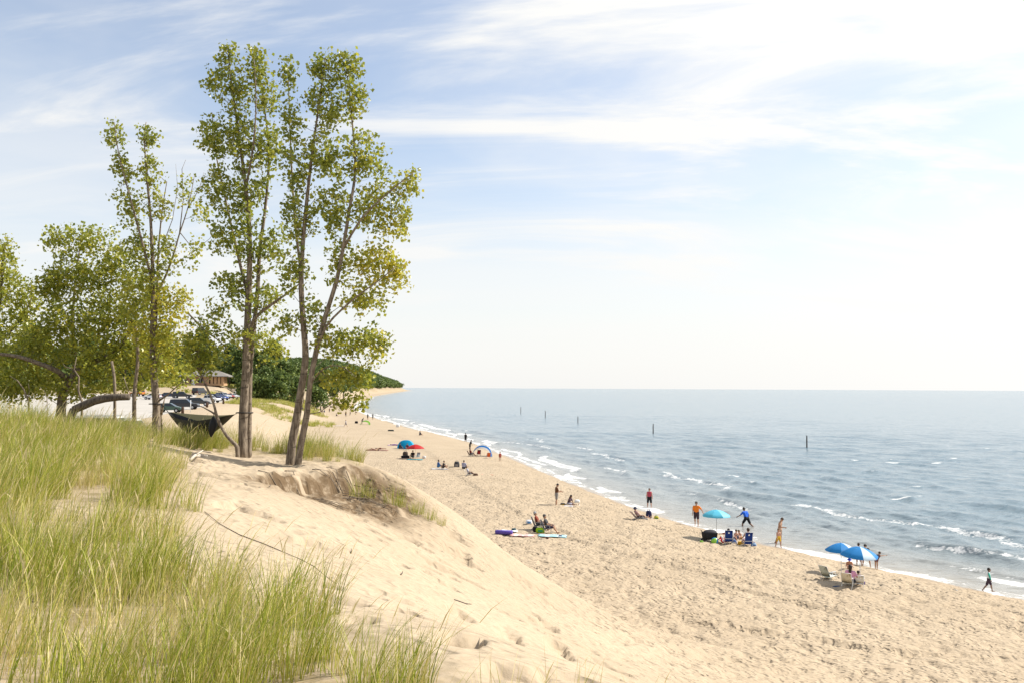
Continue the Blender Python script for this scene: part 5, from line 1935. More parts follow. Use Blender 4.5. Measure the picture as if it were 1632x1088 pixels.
# couple in chairs with towels
for (px, py, lab1, lab2, top, bot, hat, rz) in ((857, 843, 'low dark chair of the person in rust red shirt', 'person in rust red shirt and grey hat sitting in a low chair', (0.21, 0.045, 0.025), (0.03, 0.03, 0.04), (0.28, 0.29, 0.30), -98),
                                               (872, 848, 'low dark chair of the person in dark grey shirt', 'person in dark grey shirt and cap sitting with knees bent in a low chair', (0.055, 0.055, 0.058), (0.035, 0.028, 0.06), (0.07, 0.07, 0.075), -100)):
    _p = at(px, py)
    beach_chair(0, 0, R(rz), lab1, (0.035, 0.04, 0.05), (0.25, 0.25, 0.26), loc=_p, recline=22, back_l=0.60, seat_h=0.26)
    person(loc=_p, rz=R(rz), label=lab2, seat=0.28, lean=-16, legs=((98, 6, 72), (96, 6, 60)), arms=((34, 10, 40), (36, 12, 42)), top=top, bottom=bot, hat=hat, h=1.75, skin='tan', vox=0.02, hair=(0.15, 0.14, 0.13))
bag(861, 848, 'neon green bag on the sand in front of the couple\'s chairs', (0.55, 0.3, 0.32), (0.30, 0.50, 0.02), accent=(0.05, 0.30, 0.12))
bag(853, 846, 'round black bag behind the rust red shirt', (0.34, 0.3, 0.32), (0.015, 0.013, 0.02), handles=False)
mb = MB()
mb.tube([(-0.55, 0, 0.13), (-0.5, 0, 0.14), (0.5, 0, 0.14), (0.55, 0, 0.13)], [0.09, 0.14, 0.14, 0.09], 12)
mb.tube([(-0.5, 0.26, 0.11), (0.5, 0.22, 0.11)], [0.11, 0.11], 12)
o = mb.build('rolled_mat', cloth(0.10, 0.07, 0.34), None, True, at(803, 851), R(-8))
prop(o, 'rolled purple beach mat at the left end of the towels', 'mat')
towel(0, 0, 'white cloth lying behind the rolled purple mat', (1.0, 0.5), 0.0, (0.66, 0.66, 0.68), loc=at(812, 847), wrinkle=0.12)
towel(0, 0, 'pink and pale towel spread right of the rolled purple mat', (1.5, 0.8), -0.1, (0.62, 0.35, 0.33), (0.66, 0.55, 0.48), loc=at(832, 853), n_str=7)
towel(0, 0, 'light blue towel spread in front of the couple', (1.75, 0.8), -0.08, (0.30, 0.50, 0.54), (0.50, 0.60, 0.62), loc=at(880, 854), n_str=5)
bag(819, 845, 'small dark teal bag behind the pink towel', (0.3, 0.2, 0.16), (0.03, 0.08, 0.10), handles=False)
bag(893, 855, 'small navy pouch on the light blue towel', (0.24, 0.18, 0.12), (0.01, 0.05, 0.12), handles=False, name='pouch')
bag(843, 834, 'white bag with a blue patch behind the couple', (0.42, 0.3, 0.26), (0.62, 0.65, 0.70), accent=(0.05, 0.20, 0.45), handles=False)
for (px, py, lab) in ((866, 857, 'left dark shoe below the light blue towel'), (872, 858, 'right dark shoe below the light blue towel')):
    mb = MB()
    mb.ellipsoid((0, 0, 0.04), (0.06, 0.14, 0.05), 10, 6)
    mb.ellipsoid((0, -0.07, 0.08), (0.045, 0.06, 0.05), 10, 6)
    o = mb.build('shoe', cloth(0.12, 0.05, 0.035), None, True, at(px, py), R(40))
    prop(o, lab, 'shoe')


# arched sunshade and its people
def arch_tent(px, py, rz, label, w, h, d, cols, name='sunshade_tent', open_front=True):
    root = empty(name, at(px, py), rz)
    prop(root, label, 'tent')
    n = 18
    bands = len(cols)
    for b in range(bands):
        V, F = [], []
        for i in range(n + 1):
            a = math.pi * i / n
            for j in range(3):
                t = (b + j / 2) / bands
                sh = 1 - 0.35 * t ** 2.0
                V.append((-math.cos(a) * w / 2 * (1 - 0.12 * t), -d / 2 + d * t, math.sin(a) ** 0.8 * h * sh))
        for i in range(n):
            for j in range(2):
                k = i * 3 + j
                F.append((k, k + 1, k + 4, k + 3))
        m_ = MB()
        m_.add(V, F)
        c = cols[b]
        m_.build('tent_panel', mat('tent_%02d_%02d_%02d' % tuple(int(v * 99) for v in c), c, 0.6, spec=0.3, trans=0.25), root, True)
    for y, s_ in ((-d / 2, 1.0), (d / 2, 0.65)):
        m_ = MB()
        m_.tube([(-math.cos(math.pi * i / n) * (w / 2 + 0.01) * (1 if y < 0 else 0.88), y, math.sin(math.pi * i / n) ** 0.8 * (h + 0.01) * s_) for i in range(n + 1)], 0.014, 5)
        m_.build('hoop', mat('rib_metal', (0.55, 0.55, 0.55), 0.4, 0.6), root, True)
    return root


BL, WH = (0.01, 0.20, 0.62), (0.72, 0.73, 0.72)
arch_tent(768, 727, R(8), 'blue arched sunshade tent with white bands near the water', 2.75, 1.62, 1.6, [WH, BL, BL, WH])
RED = (0.52, 0.035, 0.02)
_p = at(763, 727)
beach_chair(0, 0, R(175), 'red folding chair inside the arched sunshade, left of two', RED, (0.2, 0.2, 0.2), loc=_p, back_l=0.6, seat_h=0.36)
_p = at(778, 731)
beach_chair(0, 0, R(15), 'orange red folding chair in front of the arched sunshade', (0.62, 0.12, 0.03), (0.2, 0.2, 0.2), loc=_p, back_l=0.6, seat_h=0.36)
_p = at(750, 728)
beach_chair(0, 0, R(-70), 'dark red chair left of the arched sunshade', (0.12, 0.02, 0.02), (0.1, 0.1, 0.1), loc=_p, back_l=0.6, seat_h=0.36)
person(loc=_p, rz=R(-70), label='person in dark red sitting left of the arched sunshade', seat=0.38, lean=-8, legs=SIT_C, arms=REST, top=(0.16, 0.03, 0.025), bottom=(0.03, 0.03, 0.035), vox=0.032, skin='brown')
person(749, 717, 'dark-clothed person standing behind the arched sunshade', R(-60), h=1.6, lean=20, top=(0.02, 0.02, 0.025), bottom=(0.02, 0.02, 0.02), skin='brown', vox=0.032)
person(742, 704, 'dark silhouetted person standing in the shallows beyond the sunshade', R(-30), h=1.75, top=(0.015, 0.015, 0.02), bottom=(0.015, 0.015, 0.02), skin='brown', vox=0.034, sink=0.1, short_len=0.9)  # backlit silhouette painted in as near-black clothes
person(797, 735, 'child in red swimwear standing right of the arched sunshade', R(200), h=1.28, top=(0.34, 0.07, 0.05), bottom=(0.34, 0.07, 0.05), sleeves=False, short_len=0.3, skin='tan', vox=0.026)

# sitting pairs in the middle of the beach
person(698, 746, 'person in blue sitting on the sand, left of a seated pair', R(-70), h=1.65, lean=5, legs=SIT_G, arms=REST, top=(0.03, 0.10, 0.26), bottom=(0.03, 0.12, 0.25), skin='brown', vox=0.03)
person(706, 747, 'person in dark top sitting right of the one in blue', R(-95), h=1.62, lean=10, legs=SIT_G, arms=REST, top=(0.04, 0.03, 0.03), bottom=(0.04, 0.03, 0.03), skin='tan', vox=0.03)
towel(0, 0, 'pale towel under the seated pair in blue and dark', (1.9, 0.9), 0, (0.55, 0.55, 0.56), loc=at(701, 747))
person(739, 748, 'person in lavender grey shirt seen from behind, sitting on the sand', R(-20), h=1.78, lean=4, legs=SIT_G, arms=REST, top=(0.30, 0.30, 0.40), bottom=(0.03, 0.03, 0.04), skin='tan', vox=0.03, hair=(0.05, 0.03, 0.02), build=1.1)
bag(728, 745, 'dark patterned backpack left of the lavender grey shirt', (0.62, 0.5, 0.75), (0.05, 0.045, 0.045), name='backpack', cat='backpack', accent=(0.25, 0.23, 0.22))
bag(720, 745, 'flat dark bag lying left of the patterned backpack', (0.6, 0.3, 0.16), (0.03, 0.028, 0.03), handles=False)
_p = at(747, 758)
beach_chair(0, 0, R(-85), 'low white chair of the lounging man', (0.62, 0.62, 0.64), _white, loc=_p, recline=30, back_l=0.62, seat_h=0.2)
person(loc=_p, rz=R(-85), label='man in white and dark shirt lounging in a low chair, legs stretched right', seat=0.22, lean=-22, legs=((95, 6, 38), (92, 6, 30)), arms=REST, top=(0.42, 0.42, 0.48), bottom=(0.06, 0.035, 0.03), skin='brown', vox=0.028, h=1.78)
bag(758, 759, 'brown bag by the lounging man\'s knees', (0.5, 0.35, 0.35), (0.10, 0.055, 0.035), handles=False)
towel(0, 0, 'red edged towel stretched out beyond the lounging man\'s feet', (1.7, 0.5), 0.05, (0.62, 0.24, 0.18), (0.62, 0.48, 0.38), loc=at(774, 756), n_str=3)

# blue dome, red umbrella, sunbathers
def dome_tent(px, py, label, r, col, rz):
    root = empty('dome_tent', at(px, py), rz)
    prop(root, label, 'tent')
    n = 10
    for b in range(4):
        V, F = [], []
        for i in range(7):
            for j in range(n + 1):
                a = R(-30) + R(240) * (b + i / 6) / 4
                ph = math.pi / 2 * j / n
                V.append((math.cos(a) * math.cos(ph) ** 0.8 * r, math.sin(a) * math.cos(ph) ** 0.8 * r, math.sin(ph) * r * 0.95))
        for i in range(6):
            for j in range(n):
                k = i * (n + 1) + j
                F.append((k, k + n + 1, k + n + 2, k + 1))
        m_ = MB()
        m_.add(V, F)
        m_.build('tent_panel', mat('dome_%02d' % int(col[2] * 99), col, 0.6, spec=0.3, trans=0.3), root, True)
    m_ = MB()
    m_.add([(math.cos(t) * r * 0.97, math.sin(t) * r * 0.97, 0.02) for t in np.linspace(0, 6.283, 20, endpoint=False)], [tuple(range(20))])
    m_.build('tent_floor', mat('dome_floor', (0.03, 0.12, 0.2), 0.8), root)
    return root


dome_tent(647, 714, 'bright blue dome tent on the sand behind the red umbrella', 1.35, (0.02, 0.36, 0.60), R(0))
person(637, 716, 'dark figure sitting left of the blue dome tent', R(-40), h=1.65, lean=8, legs=SIT_G, arms=REST, top=(0.03, 0.03, 0.04), bottom=(0.03, 0.03, 0.04), skin='brown', vox=0.036)
person(649, 716, 'figure in dark red sitting in the mouth of the blue dome tent', R(190), h=1.6, lean=6, legs=SIT_G, arms=REST, top=(0.10, 0.03, 0.05), bottom=(0.02, 0.05, 0.10), skin='brown', vox=0.036)
person(629, 709, 'person in purple lying left of the blue dome tent', R(80), h=1.65, lie=-1, arms=((0, 20, 0), (0, 20, 0)), top=(0.22, 0.12, 0.28), bottom=(0.22, 0.12, 0.28), skin='brown', vox=0.036)
towel(0, 0, 'lilac towel under the person lying by the dome tent', (2.4, 1.0), 0.1, (0.46, 0.30, 0.48), loc=at(630, 709))
umbrella(None, None, 'red umbrella shading a group in the middle of the beach', 2.3, 1.85, [(0.50, 0.015, 0.015), (0.42, 0.012, 0.015)], loc=at(662, 730), drop=0.48)
person(658, 730, 'person in black sitting under the red umbrella', R(170), h=1.75, lean=4, legs=SIT_G, arms=REST, top=(0.015, 0.015, 0.018), bottom=(0.02, 0.12, 0.15), skin='brown', vox=0.034)
_p = at(665, 731)
beach_chair(0, 0, R(160), 'pale folding chair under the red umbrella', (0.35, 0.42, 0.40), (0.5, 0.5, 0.5), loc=_p, back_l=0.6, seat_h=0.3)
bag(646, 729, 'dark duffel bag left of the red umbrella', (1.1, 0.5, 0.34), (0.02, 0.018, 0.02), name='duffel_bag')
bag(646, 726, 'brown backpack standing behind the dark duffel bag', (0.7, 0.5, 0.6), (0.06, 0.045, 0.035), name='backpack', cat='backpack')
towel(0, 0, 'turquoise towel below the red umbrella', (2.0, 0.8), 0.0, (0.03, 0.26, 0.30), loc=at(661, 732))
bag(676, 730, 'white cloth bag right of the red umbrella', (0.45, 0.35, 0.35), (0.66, 0.66, 0.64), handles=False)
person(596, 717, 'sunbather lying on the sand, nearer of a pair', R(75), h=1.75, lie=1, arms=((0, 25, 20), (0, 25, 20)), legs=((0, 6, 0), (25, 6, 50)), bottom=(0.10, 0.03, 0.03), short_len=0.3, skin='tan', vox=0.034)
person(606, 715, 'sunbather lying on the front, farther of a pair', R(80), h=1.65, lie=-1, arms=((0, 60, 60), (0, 60, 60)), bottom=(0.15, 0.04, 0.04), top=None, short_len=0.25, skin='tan', vox=0.034)
towel(0, 0, 'brown towel under the sunbathing pair', (3.2, 1.9), 0.1, (0.25, 0.14, 0.10), loc=at(601, 717))
person(669, 694, 'person sitting alone near the water beyond the dome tent', R(-60), h=1.7, lean=5, legs=SIT_G, arms=REST, top=(0.06, 0.06, 0.08), bottom=(0.08, 0.07, 0.07), skin='tan', vox=0.036)
bag(623, 687, 'dark bags lying on the empty sand behind the dome tent', (1.3, 0.5, 0.4), (0.03, 0.035, 0.03), handles=False, name='duffel_bag')
bag(634, 680, 'white bag at the water edge far up the beach', (0.8, 0.5, 0.7), (0.7, 0.7, 0.7), handles=False)

# farther up the beach
person(551, 680, 'person striding across the sand with legs apart', R(-100), h=1.7, top=(0.25, 0.25, 0.27), bottom=(0.12, 0.12, 0.14), skin='tan', legs=((26, 4, 4), (-26, 4, 4)), vox=0.036)
towel(0, 0, 'pale towel left of the striding person', (2.2, 1.2), 0.0, (0.62, 0.58, 0.56), loc=at(542, 678))
person(577, 675, 'person in black bending over the lime green shelter', R(-60), h=1.7, lean=30, top=(0.02, 0.02, 0.022), bottom=(0.02, 0.02, 0.022), skin='brown', vox=0.04)
person(586, 668, 'person in dark clothes standing behind the lime green shelter', R(-40), h=1.75, top=(0.04, 0.03, 0.03), bottom=(0.02, 0.02, 0.022), skin='brown', vox=0.04)
person(594, 668, 'thin dark person standing at the water edge beside the lime shelter', R(-40), h=1.75, top=(0.05, 0.05, 0.06), bottom=(0.05, 0.05, 0.06), skin='brown', vox=0.04)
arch_tent(582, 676, R(20), 'lime green low beach shelter far up the beach', 2.3, 1.1, 1.5, [(0.22, 0.50, 0.06), (0.25, 0.55, 0.08)])
bag(568, 674, 'black bag left of the lime green shelter', (0.8, 0.6, 0.6), (0.02, 0.02, 0.02), handles=False)
_far = [(482, 653, 's', (0.05, 0.05, 0.06)), (487, 655, 's', (0.10, 0.04, 0.03)), (492, 656, 's', (0.04, 0.05, 0.09)), (497, 653, 't', (0.05, 0.04, 0.04)), (501, 656, 't', (0.12, 0.05, 0.04)), (505, 654, 't', (0.25, 0.24, 0.24)),
        (511, 656, 't', (0.03, 0.03, 0.035)), (513, 657, 's', (0.06, 0.04, 0.04)), (517, 657, 's', (0.03, 0.05, 0.10)), (521, 648, 't', (0.03, 0.03, 0.03)), (525, 657, 't', (0.12, 0.04, 0.03)), (527, 648, 's', (0.04, 0.04, 0.05)),
        (540, 646, 't', (0.06, 0.05, 0.05)), (547, 642, 't', (0.04, 0.04, 0.05)), (551, 664, 't', (0.20, 0.10, 0.06)), (558, 662, 't', (0.04, 0.04, 0.05)), (567, 658, 's', (0.03, 0.03, 0.03)), (536, 663, 's', (0.05, 0.05, 0.05))]
_cn = {0.05: 'charcoal', 0.10: 'rust', 0.04: 'navy', 0.12: 'dull red', 0.25: 'light grey', 0.03: 'black', 0.06: 'dark brown', 0.20: 'tan'}
for k, (px, py, kd, c) in enumerate(_far):
    person(px, py, 'tiny far beachgoer in %s, %s of the distant crowd, counted from the left' % (_cn[c[0]], ['first', 'second', 'third', 'fourth', 'fifth', 'sixth', 'seventh', 'eighth', 'ninth', 'tenth', 'eleventh', 'twelfth', 'thirteenth', 'fourteenth', 'fifteenth', 'sixteenth', 'seventeenth', 'eighteenth'][sorted(range(len(_far)), key=lambda i: _far[i][0]).index(k)]),
           R(rnd.uniform(-120, 60)), h=rnd.uniform(1.55, 1.8), legs=SIT_G if kd == 's' else ((rnd.uniform(-15, 15), 4, 5), (rnd.uniform(-15, 15), 4, 5)), arms=REST if kd == 's' else ((5, 14, 10), (8, 14, 10)),
           top=c, bottom=(0.04, 0.04, 0.05), skin=rnd.choice(['tan', 'brown', 'red']), vox=0.055, group='distant crowd along the beach')
umbrella(None, None, 'dark blue umbrella among the distant crowd', 2.4, 1.9, [(0.02, 0.04, 0.16)], loc=at(511, 645), drop=0.5)


# a pale board left on the sand below the dune
mb = MB()
_a, _b = [Vector((pt(q_, 750, 96).x, 96, gz(pt(q_, 750, 96).x, 96))) for q_ in (557, 588)]
_c = (_a + _b) / 2
mb.box((0, 0, 0.10), ((_b - _a).length, 0.32, 0.07))
mb.box((-0.7, 0, 0.03), (0.1, 0.3, 0.08))
mb.box((0.7, 0, 0.03), (0.1, 0.3, 0.08))
o = mb.build('wooden_board', mat('pale_board', (0.55, 0.47, 0.34), 0.85, var=0.15), None, False, _c)
prop(o, 'long pale wooden board lying on the sand beyond the dune edge', 'board')

# marker piles standing in the lake
for (px, y0, y1, lab) in ((1286, 694, 713, 'nearest dark marker pile standing in the lake'), (1041, 675, 690, 'second nearest dark marker pile in the lake'), (921, 663, 673, 'third marker pile from the right in the lake'),
                          (869, 654, 665, 'fourth marker pile from the right, near the whitecap'), (830, 648, 658, 'farthest and smallest marker pile in the lake')):
    d = ray(px, y1)
    k = -CZ / d.z
    p = Vector((d.x * k, d.y * k, 0))
    hgt = (y1 - y0) / FPX * p.y
    mb = MB()
    mb.tube([(0, 0, -1.5), (0, 0, hgt * 0.6), (0.02, 0, hgt)], [0.12, 0.115, 0.10], 9)
    mb.tube([(0, 0, hgt), (0.02, 0, hgt + 0.03)], [0.13, 0.12], 9)
    o = mb.build('marker_pile', mat('dark_timber', (0.07, 0.065, 0.06), 0.8, var=0.25), None, True, p)
    prop(o, lab, 'post', 'marker piles in the lake')

# black bird on the sandy rise
_p = at(431, 641)
root = empty('bird', _p)
prop(root, 'small black bird standing on the sandy rise below the fence', 'bird')
mb = MB()
_b = [((0, 0, 0.26), 0.11, (0.05, 0, 0.42), 0.08), ((0.05, 0, 0.42), 0.075, (0.10, 0, 0.52), 0.065), ((-0.02, 0, 0.22), 0.07, (-0.16, 0, 0.10), 0.03), ((0.15, 0, 0.52), 0.025, (0.22, 0, 0.51), 0.01)]
V, F = sdf_body([(np.array(a), r, np.array(b), q) for a, r, b, q in _b], 0.03, 0.03)
mb.add(V.tolist(), [tuple(q) for q in F.tolist()])
mb.build('bird_body', mat('black_feathers', (0.012, 0.012, 0.014), 0.6), root, True)
for sd in (-1, 1):
    m_ = MB()
    m_.tube([(0.02, sd * 0.04, 0.2), (0.0, sd * 0.045, 0.09), (0.03, sd * 0.045, 0.0)], 0.012, 5)
    m_.build('leg', mat('black_feathers', (0.012, 0.012, 0.014), 0.6), root)

# ------------------------------------------------------------------ parked vehicles
GLASS = mat('car_glass', (0.02, 0.025, 0.03), 0.08, spec=0.6)
TYRE = mat('tyre_rubber', (0.015, 0.015, 0.016), 0.85)
RIM = mat('wheel_rim', (0.45, 0.46, 0.48), 0.3, 0.7)
LAMP = mat('head_lamp', (0.75, 0.76, 0.76), 0.15, spec=0.6)
TAIL = mat('tail_lamp', (0.35, 0.01, 0.01), 0.3, spec=0.5)
TRIM = mat('dark_trim', (0.025, 0.025, 0.027), 0.6)

# side outlines: body below the window line, then cabin (base and roof) in metres, nose at +X
CARS = {
    'suv': dict(L=4.9, W=1.92, body=[(-2.45, .42), (-2.45, .98), (-2.38, 1.08), (1.05, 1.10), (2.20, .98), (2.43, .82), (2.45, .42)], cab=[(-2.36, 1.05), (-2.15, 1.74), (0.30, 1.76), (1.12, 1.08)], z0=.32, wr=.37, wx=(-1.45, 1.50)),
    'big_suv': dict(L=5.3, W=2.0, body=[(-2.65, .45), (-2.65, 1.05), (-2.6, 1.14), (1.25, 1.16), (2.40, 1.06), (2.63, .88), (2.65, .45)], cab=[(-2.58, 1.12), (-2.42, 1.86), (0.45, 1.88), (1.30, 1.14)], z0=.36, wr=.39, wx=(-1.6, 1.65)),
    'sedan': dict(L=4.6, W=1.8, body=[(-2.3, .36), (-2.3, .86), (-2.15, .95), (1.0, .95), (2.05, .80), (2.28, .66), (2.3, .36)], cab=[(-1.75, .92), (-1.05, 1.42), (0.25, 1.43), (1.15, .93)], z0=.26, wr=.32, wx=(-1.35, 1.42)),
    'hatch': dict(L=4.2, W=1.76, body=[(-2.1, .38), (-2.1, .90), (-2.05, 1.0), (1.0, 1.0), (1.85, .84), (2.08, .68), (2.1, .38)], cab=[(-2.02, .97), (-1.65, 1.50), (0.20, 1.52), (1.10, .98)], z0=.28, wr=.32, wx=(-1.25, 1.3)),
    'pickup': dict(L=5.6, W=1.98, body=[(-2.8, .50), (-2.8, 1.10), (-2.75, 1.14), (1.2, 1.15), (2.55, 1.08), (2.78, .88), (2.8, .50)], cab=[(-0.95, 1.12), (-0.75, 1.84), (0.55, 1.86), (1.32, 1.13)], z0=.40, wr=.40, wx=(-1.75, 1.75)),
    'van': dict(L=5.6, W=2.0, body=[(-2.8, .42), (-2.8, 1.15), (-2.78, 1.2), (1.6, 1.2), (2.35, 1.08), (2.78, .85), (2.8, .42)], cab=[(-2.76, 1.18), (-2.66, 2.05), (1.0, 2.06), (1.72, 1.18)], z0=.32, wr=.37, wx=(-1.7, 1.8)),
    'jeep': dict(L=4.0, W=1.8, body=[(-1.95, .50), (-1.95, 1.02), (-1.92, 1.08), (0.75, 1.10), (1.85, 1.06), (1.95, .95), (1.98, .50)], cab=[(-1.88, 1.06), (-1.80, 1.78), (0.40, 1.80), (0.72, 1.08)], z0=.42, wr=.40, wx=(-1.2, 1.28)),
}


def car(kind, loc, rz, color, label, rack=False, metallic=0.25):
    c = CARS[kind]
    W = c['W']
    root = empty('parked_car' if kind not in ('pickup', 'van', 'jeep') else {'pickup': 'pickup_truck', 'van': 'camper_van', 'jeep': 'off_road_car'}[kind], loc, rz)
    prop(root, label, {'pickup': 'pickup', 'van': 'van'}.get(kind, 'car'), 'cars parked in the car park')
    paint = mat('paint_%02d_%02d_%02d' % tuple(int(v * 99) for v in color), color, 0.3, metallic, spec=0.5, coat=0.5)
    bp = c['body']
    n = len(bp)
    rings = []
    for y, k, dz in ((-W / 2, 0.93, 0.03), (-W / 2 + 0.07, 1.0, 0), (W / 2 - 0.07, 1.0, 0), (W / 2, 0.93, 0.03)):
        cx = 0.0
        cz = 0.75
        rings.append([(cx + (x - cx) * (0.985 if k < 1 else 1), y, cz + (z - cz) * k) for x, z in bp])
    V = [p for r in rings for p in r]
    F = []
    for i in range(3):
        for j in range(n):
            j2 = (j + 1) % n
            F.append((i * n + j, i * n + j2, (i + 1) * n + j2, (i + 1) * n + j))
    F += [tuple(range(n - 1, -1, -1)), tuple(3 * n + j for j in range(n))]
    mb = MB()
    mb.add(V, F)
    mb.build('body', paint, root)
    (x0, z0), (x1, z1), (x2, z2), (x3, z3) = c['cab']
    wb, wt = W / 2 - 0.05, W / 2 - 0.22
    cab = [(x0, -wb, z0), (x3, -wb, z3), (x3, wb, z3), (x0, wb, z0), (x1, -wt, z1), (x2, -wt, z2), (x2, wt, z2), (x1, wt, z1)]
    mb = MB()
    mb.add(cab, [(4, 5, 6, 7), (0, 1, 5, 4), (2, 3, 7, 6), (1, 2, 6, 5), (3, 0, 4, 7)])
    mb.build('cabin', paint, root)

    def lerp(a, b, t):
        return tuple(a[i] + (b[i] - a[i]) * t for i in range(3))

    def pane(a, b, c_, d, nrm, name='window'):
        """pane inset in the quad a b c d, a hair proud of it, with thickness"""
        q = []
        for (u, v) in ((0.05, 0.10), (0.95, 0.10), (0.95, 0.88), (0.05, 0.88)):
            lo, hi = lerp(a, b, u), lerp(d, c_, u)
            q.append(lerp(lo, hi, v))
        o = [tuple(p[i] + nrm[i] * 0.012 for i in range(3)) for p in q]
        m_ = MB()
        m_.add(q + o, [(4, 5, 6, 7), (0, 1, 5, 4), (1, 2, 6, 5), (2, 3, 7, 6), (3, 0, 4, 7)])
        m_.build(name, GLASS, root)
    nsplit = 2 if kind in ('sedan', 'pickup', 'jeep', 'hatch') else 3
    for sd, (bl, br, tr, tl) in ((-1, (cab[0], cab[1], cab[5], cab[4])), (1, (cab[3], cab[2], cab[6], cab[7]))):
        for k in range(nsplit):
            a, b = lerp(bl, br, k / nsplit), lerp(bl, br, (k + 1) / nsplit)
            t0, t1 = lerp(tl, tr, k / nsplit), lerp(tl, tr, (k + 1) / nsplit)
            pane(a, b, t1, t0, (0, sd, 0.25), 'side_window')
    pane(cab[1], cab[2], cab[6], cab[5], (0.8, 0, 0.6), 'windscreen')
    pane(cab[3], cab[0], cab[4], cab[7], (-0.9, 0, 0.4), 'rear_window')
    for wx in c['wx']:
        for sd in (-1, 1):
            w = MB()
            w.tube([(0, -0.12, 0), (0, -0.10, 0), (0, 0.10, 0), (0, 0.12, 0)], [c['wr'] * 0.86, c['wr'], c['wr'], c['wr'] * 0.86], 18)
            wo = w.build('wheel', TYRE, root, False, (wx, sd * (W / 2 - 0.10), c['wr']))
            r_ = MB()
            r_.tube([(0, sd * 0.05, 0), (0, sd * 0.128, 0)], [c['wr'] * 0.62, c['wr'] * 0.58], 14)
            r_.build('rim', RIM, wo)
            a_ = MB()
            a_.tube([(wx, sd * (W / 2 - 0.06), c['wr'] + 0.02), (wx, sd * (W / 2 + 0.004), c['wr'] + 0.02)], c['wr'] * 1.16, 18)
            a_.build('wheel_arch', TRIM, root)
    xf, xb = bp[-2][0], bp[1][0]
    zf = bp[-2][1]
    for sd in (-1, 1):
        m_ = MB()
        m_.box((xf - 0.02, sd * (W / 2 - 0.25), zf - 0.06), (0.10, 0.36, 0.15))
        m_.build('headlight', LAMP, root)
        m_ = MB()
        m_.box((xb + 0.01, sd * (W / 2 - 0.18), 0.88), (0.08, 0.22, 0.26))
        m_.build('tail_light', TAIL, root)
        m_ = MB()
        m_.box((x3 - 0.15, sd * (W / 2 + 0.08), z3 + 0.06), (0.12, 0.18, 0.13))
        m_.build('mirror', TRIM, root)
    m_ = MB()
    m_.box((xf + 0.03, 0, 0.52), (0.12, W - 0.16, 0.20))
    m_.build('front_bumper', TRIM, root)
    m_ = MB()
    m_.box((xb - 0.03, 0, 0.52), (0.12, W - 0.16, 0.20))
    m_.build('rear_bumper', TRIM, root)
    if rack:
        for sd in (-1, 1):
            m_ = MB()
            m_.tube([(x1 + 0.2, sd * (wt - 0.08), z1 + 0.07), (x2 - 0.1, sd * (wt - 0.08), z2 + 0.07)], 0.025, 6)
            m_.build('roof_rail', RIM, root)
    return root


def carpos(px, py):
    return at(px, py) + Vector((0, 0, 0.03))


car('big_suv', carpos(294, 651.5), R(6), (0.012, 0.014, 0.022), 'large black estate car side-on, nearest the posts', True)
car('hatch', carpos(270, 656.5), R(6), (0.035, 0.085, 0.06), 'dark green small car half behind the strapped trunk')
car('suv', carpos(317, 646), R(10), (0.03, 0.035, 0.038), 'dark grey car behind the large black one')
car('pickup', carpos(333, 641), R(-14), (0.72, 0.72, 0.71), 'white pickup truck parked in the row by the posts')
car('suv', carpos(344, 637.5), R(-22), (0.02, 0.035, 0.12), 'navy car just right of the white pickup')
car('hatch', carpos(353, 637), R(-30), (0.02, 0.06, 0.28), 'bright blue car in the row beside the navy one')
car('suv', carpos(356, 634.5), R(-30), (0.45, 0.47, 0.50), 'silver car behind the bright blue one')
car('hatch', carpos(364, 634.5), R(-32), (0.36, 0.02, 0.02), 'red car near the right end of the row')
car('sedan', carpos(371, 634), R(-34), (0.70, 0.70, 0.70), 'white car at the right end of the row')
car('suv', carpos(290, 634), R(12), (0.018, 0.022, 0.028), 'black car in the back row with lamps facing right', True)
car('sedan', carpos(269, 633.5), R(10), (0.03, 0.06, 0.11), 'dark blue car in the back row')
car('hatch', carpos(243, 636), R(176), (0.66, 0.68, 0.72), 'white car partly hidden by the strapped trunk')
car('jeep', carpos(219, 631), R(160), (0.55, 0.17, 0.015), 'orange open-top car at the far left of the car park')
car('van', carpos(318, 628.5), R(80), (0.03, 0.025, 0.025), 'dark van parked in front of the brick building')
for (px, Yv, lab) in ((201, 77, 'white camper van showing its windows just above the grass'), (172, 76, 'second white van mostly sunk behind the grass on the left')):
    d = ray(px, 650)
    x = d.x * Yv / d.y
    car('van', Vector((x, Yv, gz(x, Yv) + 0.03)), R(4), (0.74, 0.74, 0.70), lab, True, 0.0)

# stout posts that close the car park, and a thin white frame
for (px, py, lab) in ((291, 658, 'brown wooden post in front of the black estate car'), (330, 648.5, 'brown wooden post beside the dark grey car'), (356, 643, 'brown wooden post at the nose of the white pickup'), (378, 639, 'brown wooden post at the far end of the row')):
    p = at(px, py)
    k = p.y / FPX
    mb = MB()
    mb.tube([(0, 0, -0.2), (0, 0, 0.85), (0, 0, 1.02), (0, 0, 1.06)], [0.24, 0.23, 0.22, 0.15], 12)
    o = mb.build('bollard', mat('post_timber', (0.085, 0.05, 0.035), 0.85, var=0.2), None, True, p)
    prop(o, lab, 'post', 'timber posts along the car park')
_p = at(303.5, 657)
root = empty('white_rail_frame', _p)
prop(root, 'thin white pole with two low rails beside the black estate car', 'rail')
WP = mat('white_paint', (0.75, 0.75, 0.73), 0.5)
mb = MB()
mb.tube([(0, 0, -0.1), (0, 0, 2.1)], 0.05, 8)
mb.build('pole', WP, root, True)
for z in (0.55, 0.95):
    mb = MB()
    mb.box((-0.65, 0, z), (1.2, 0.05, 0.07))
    mb.build('rail', WP, root)


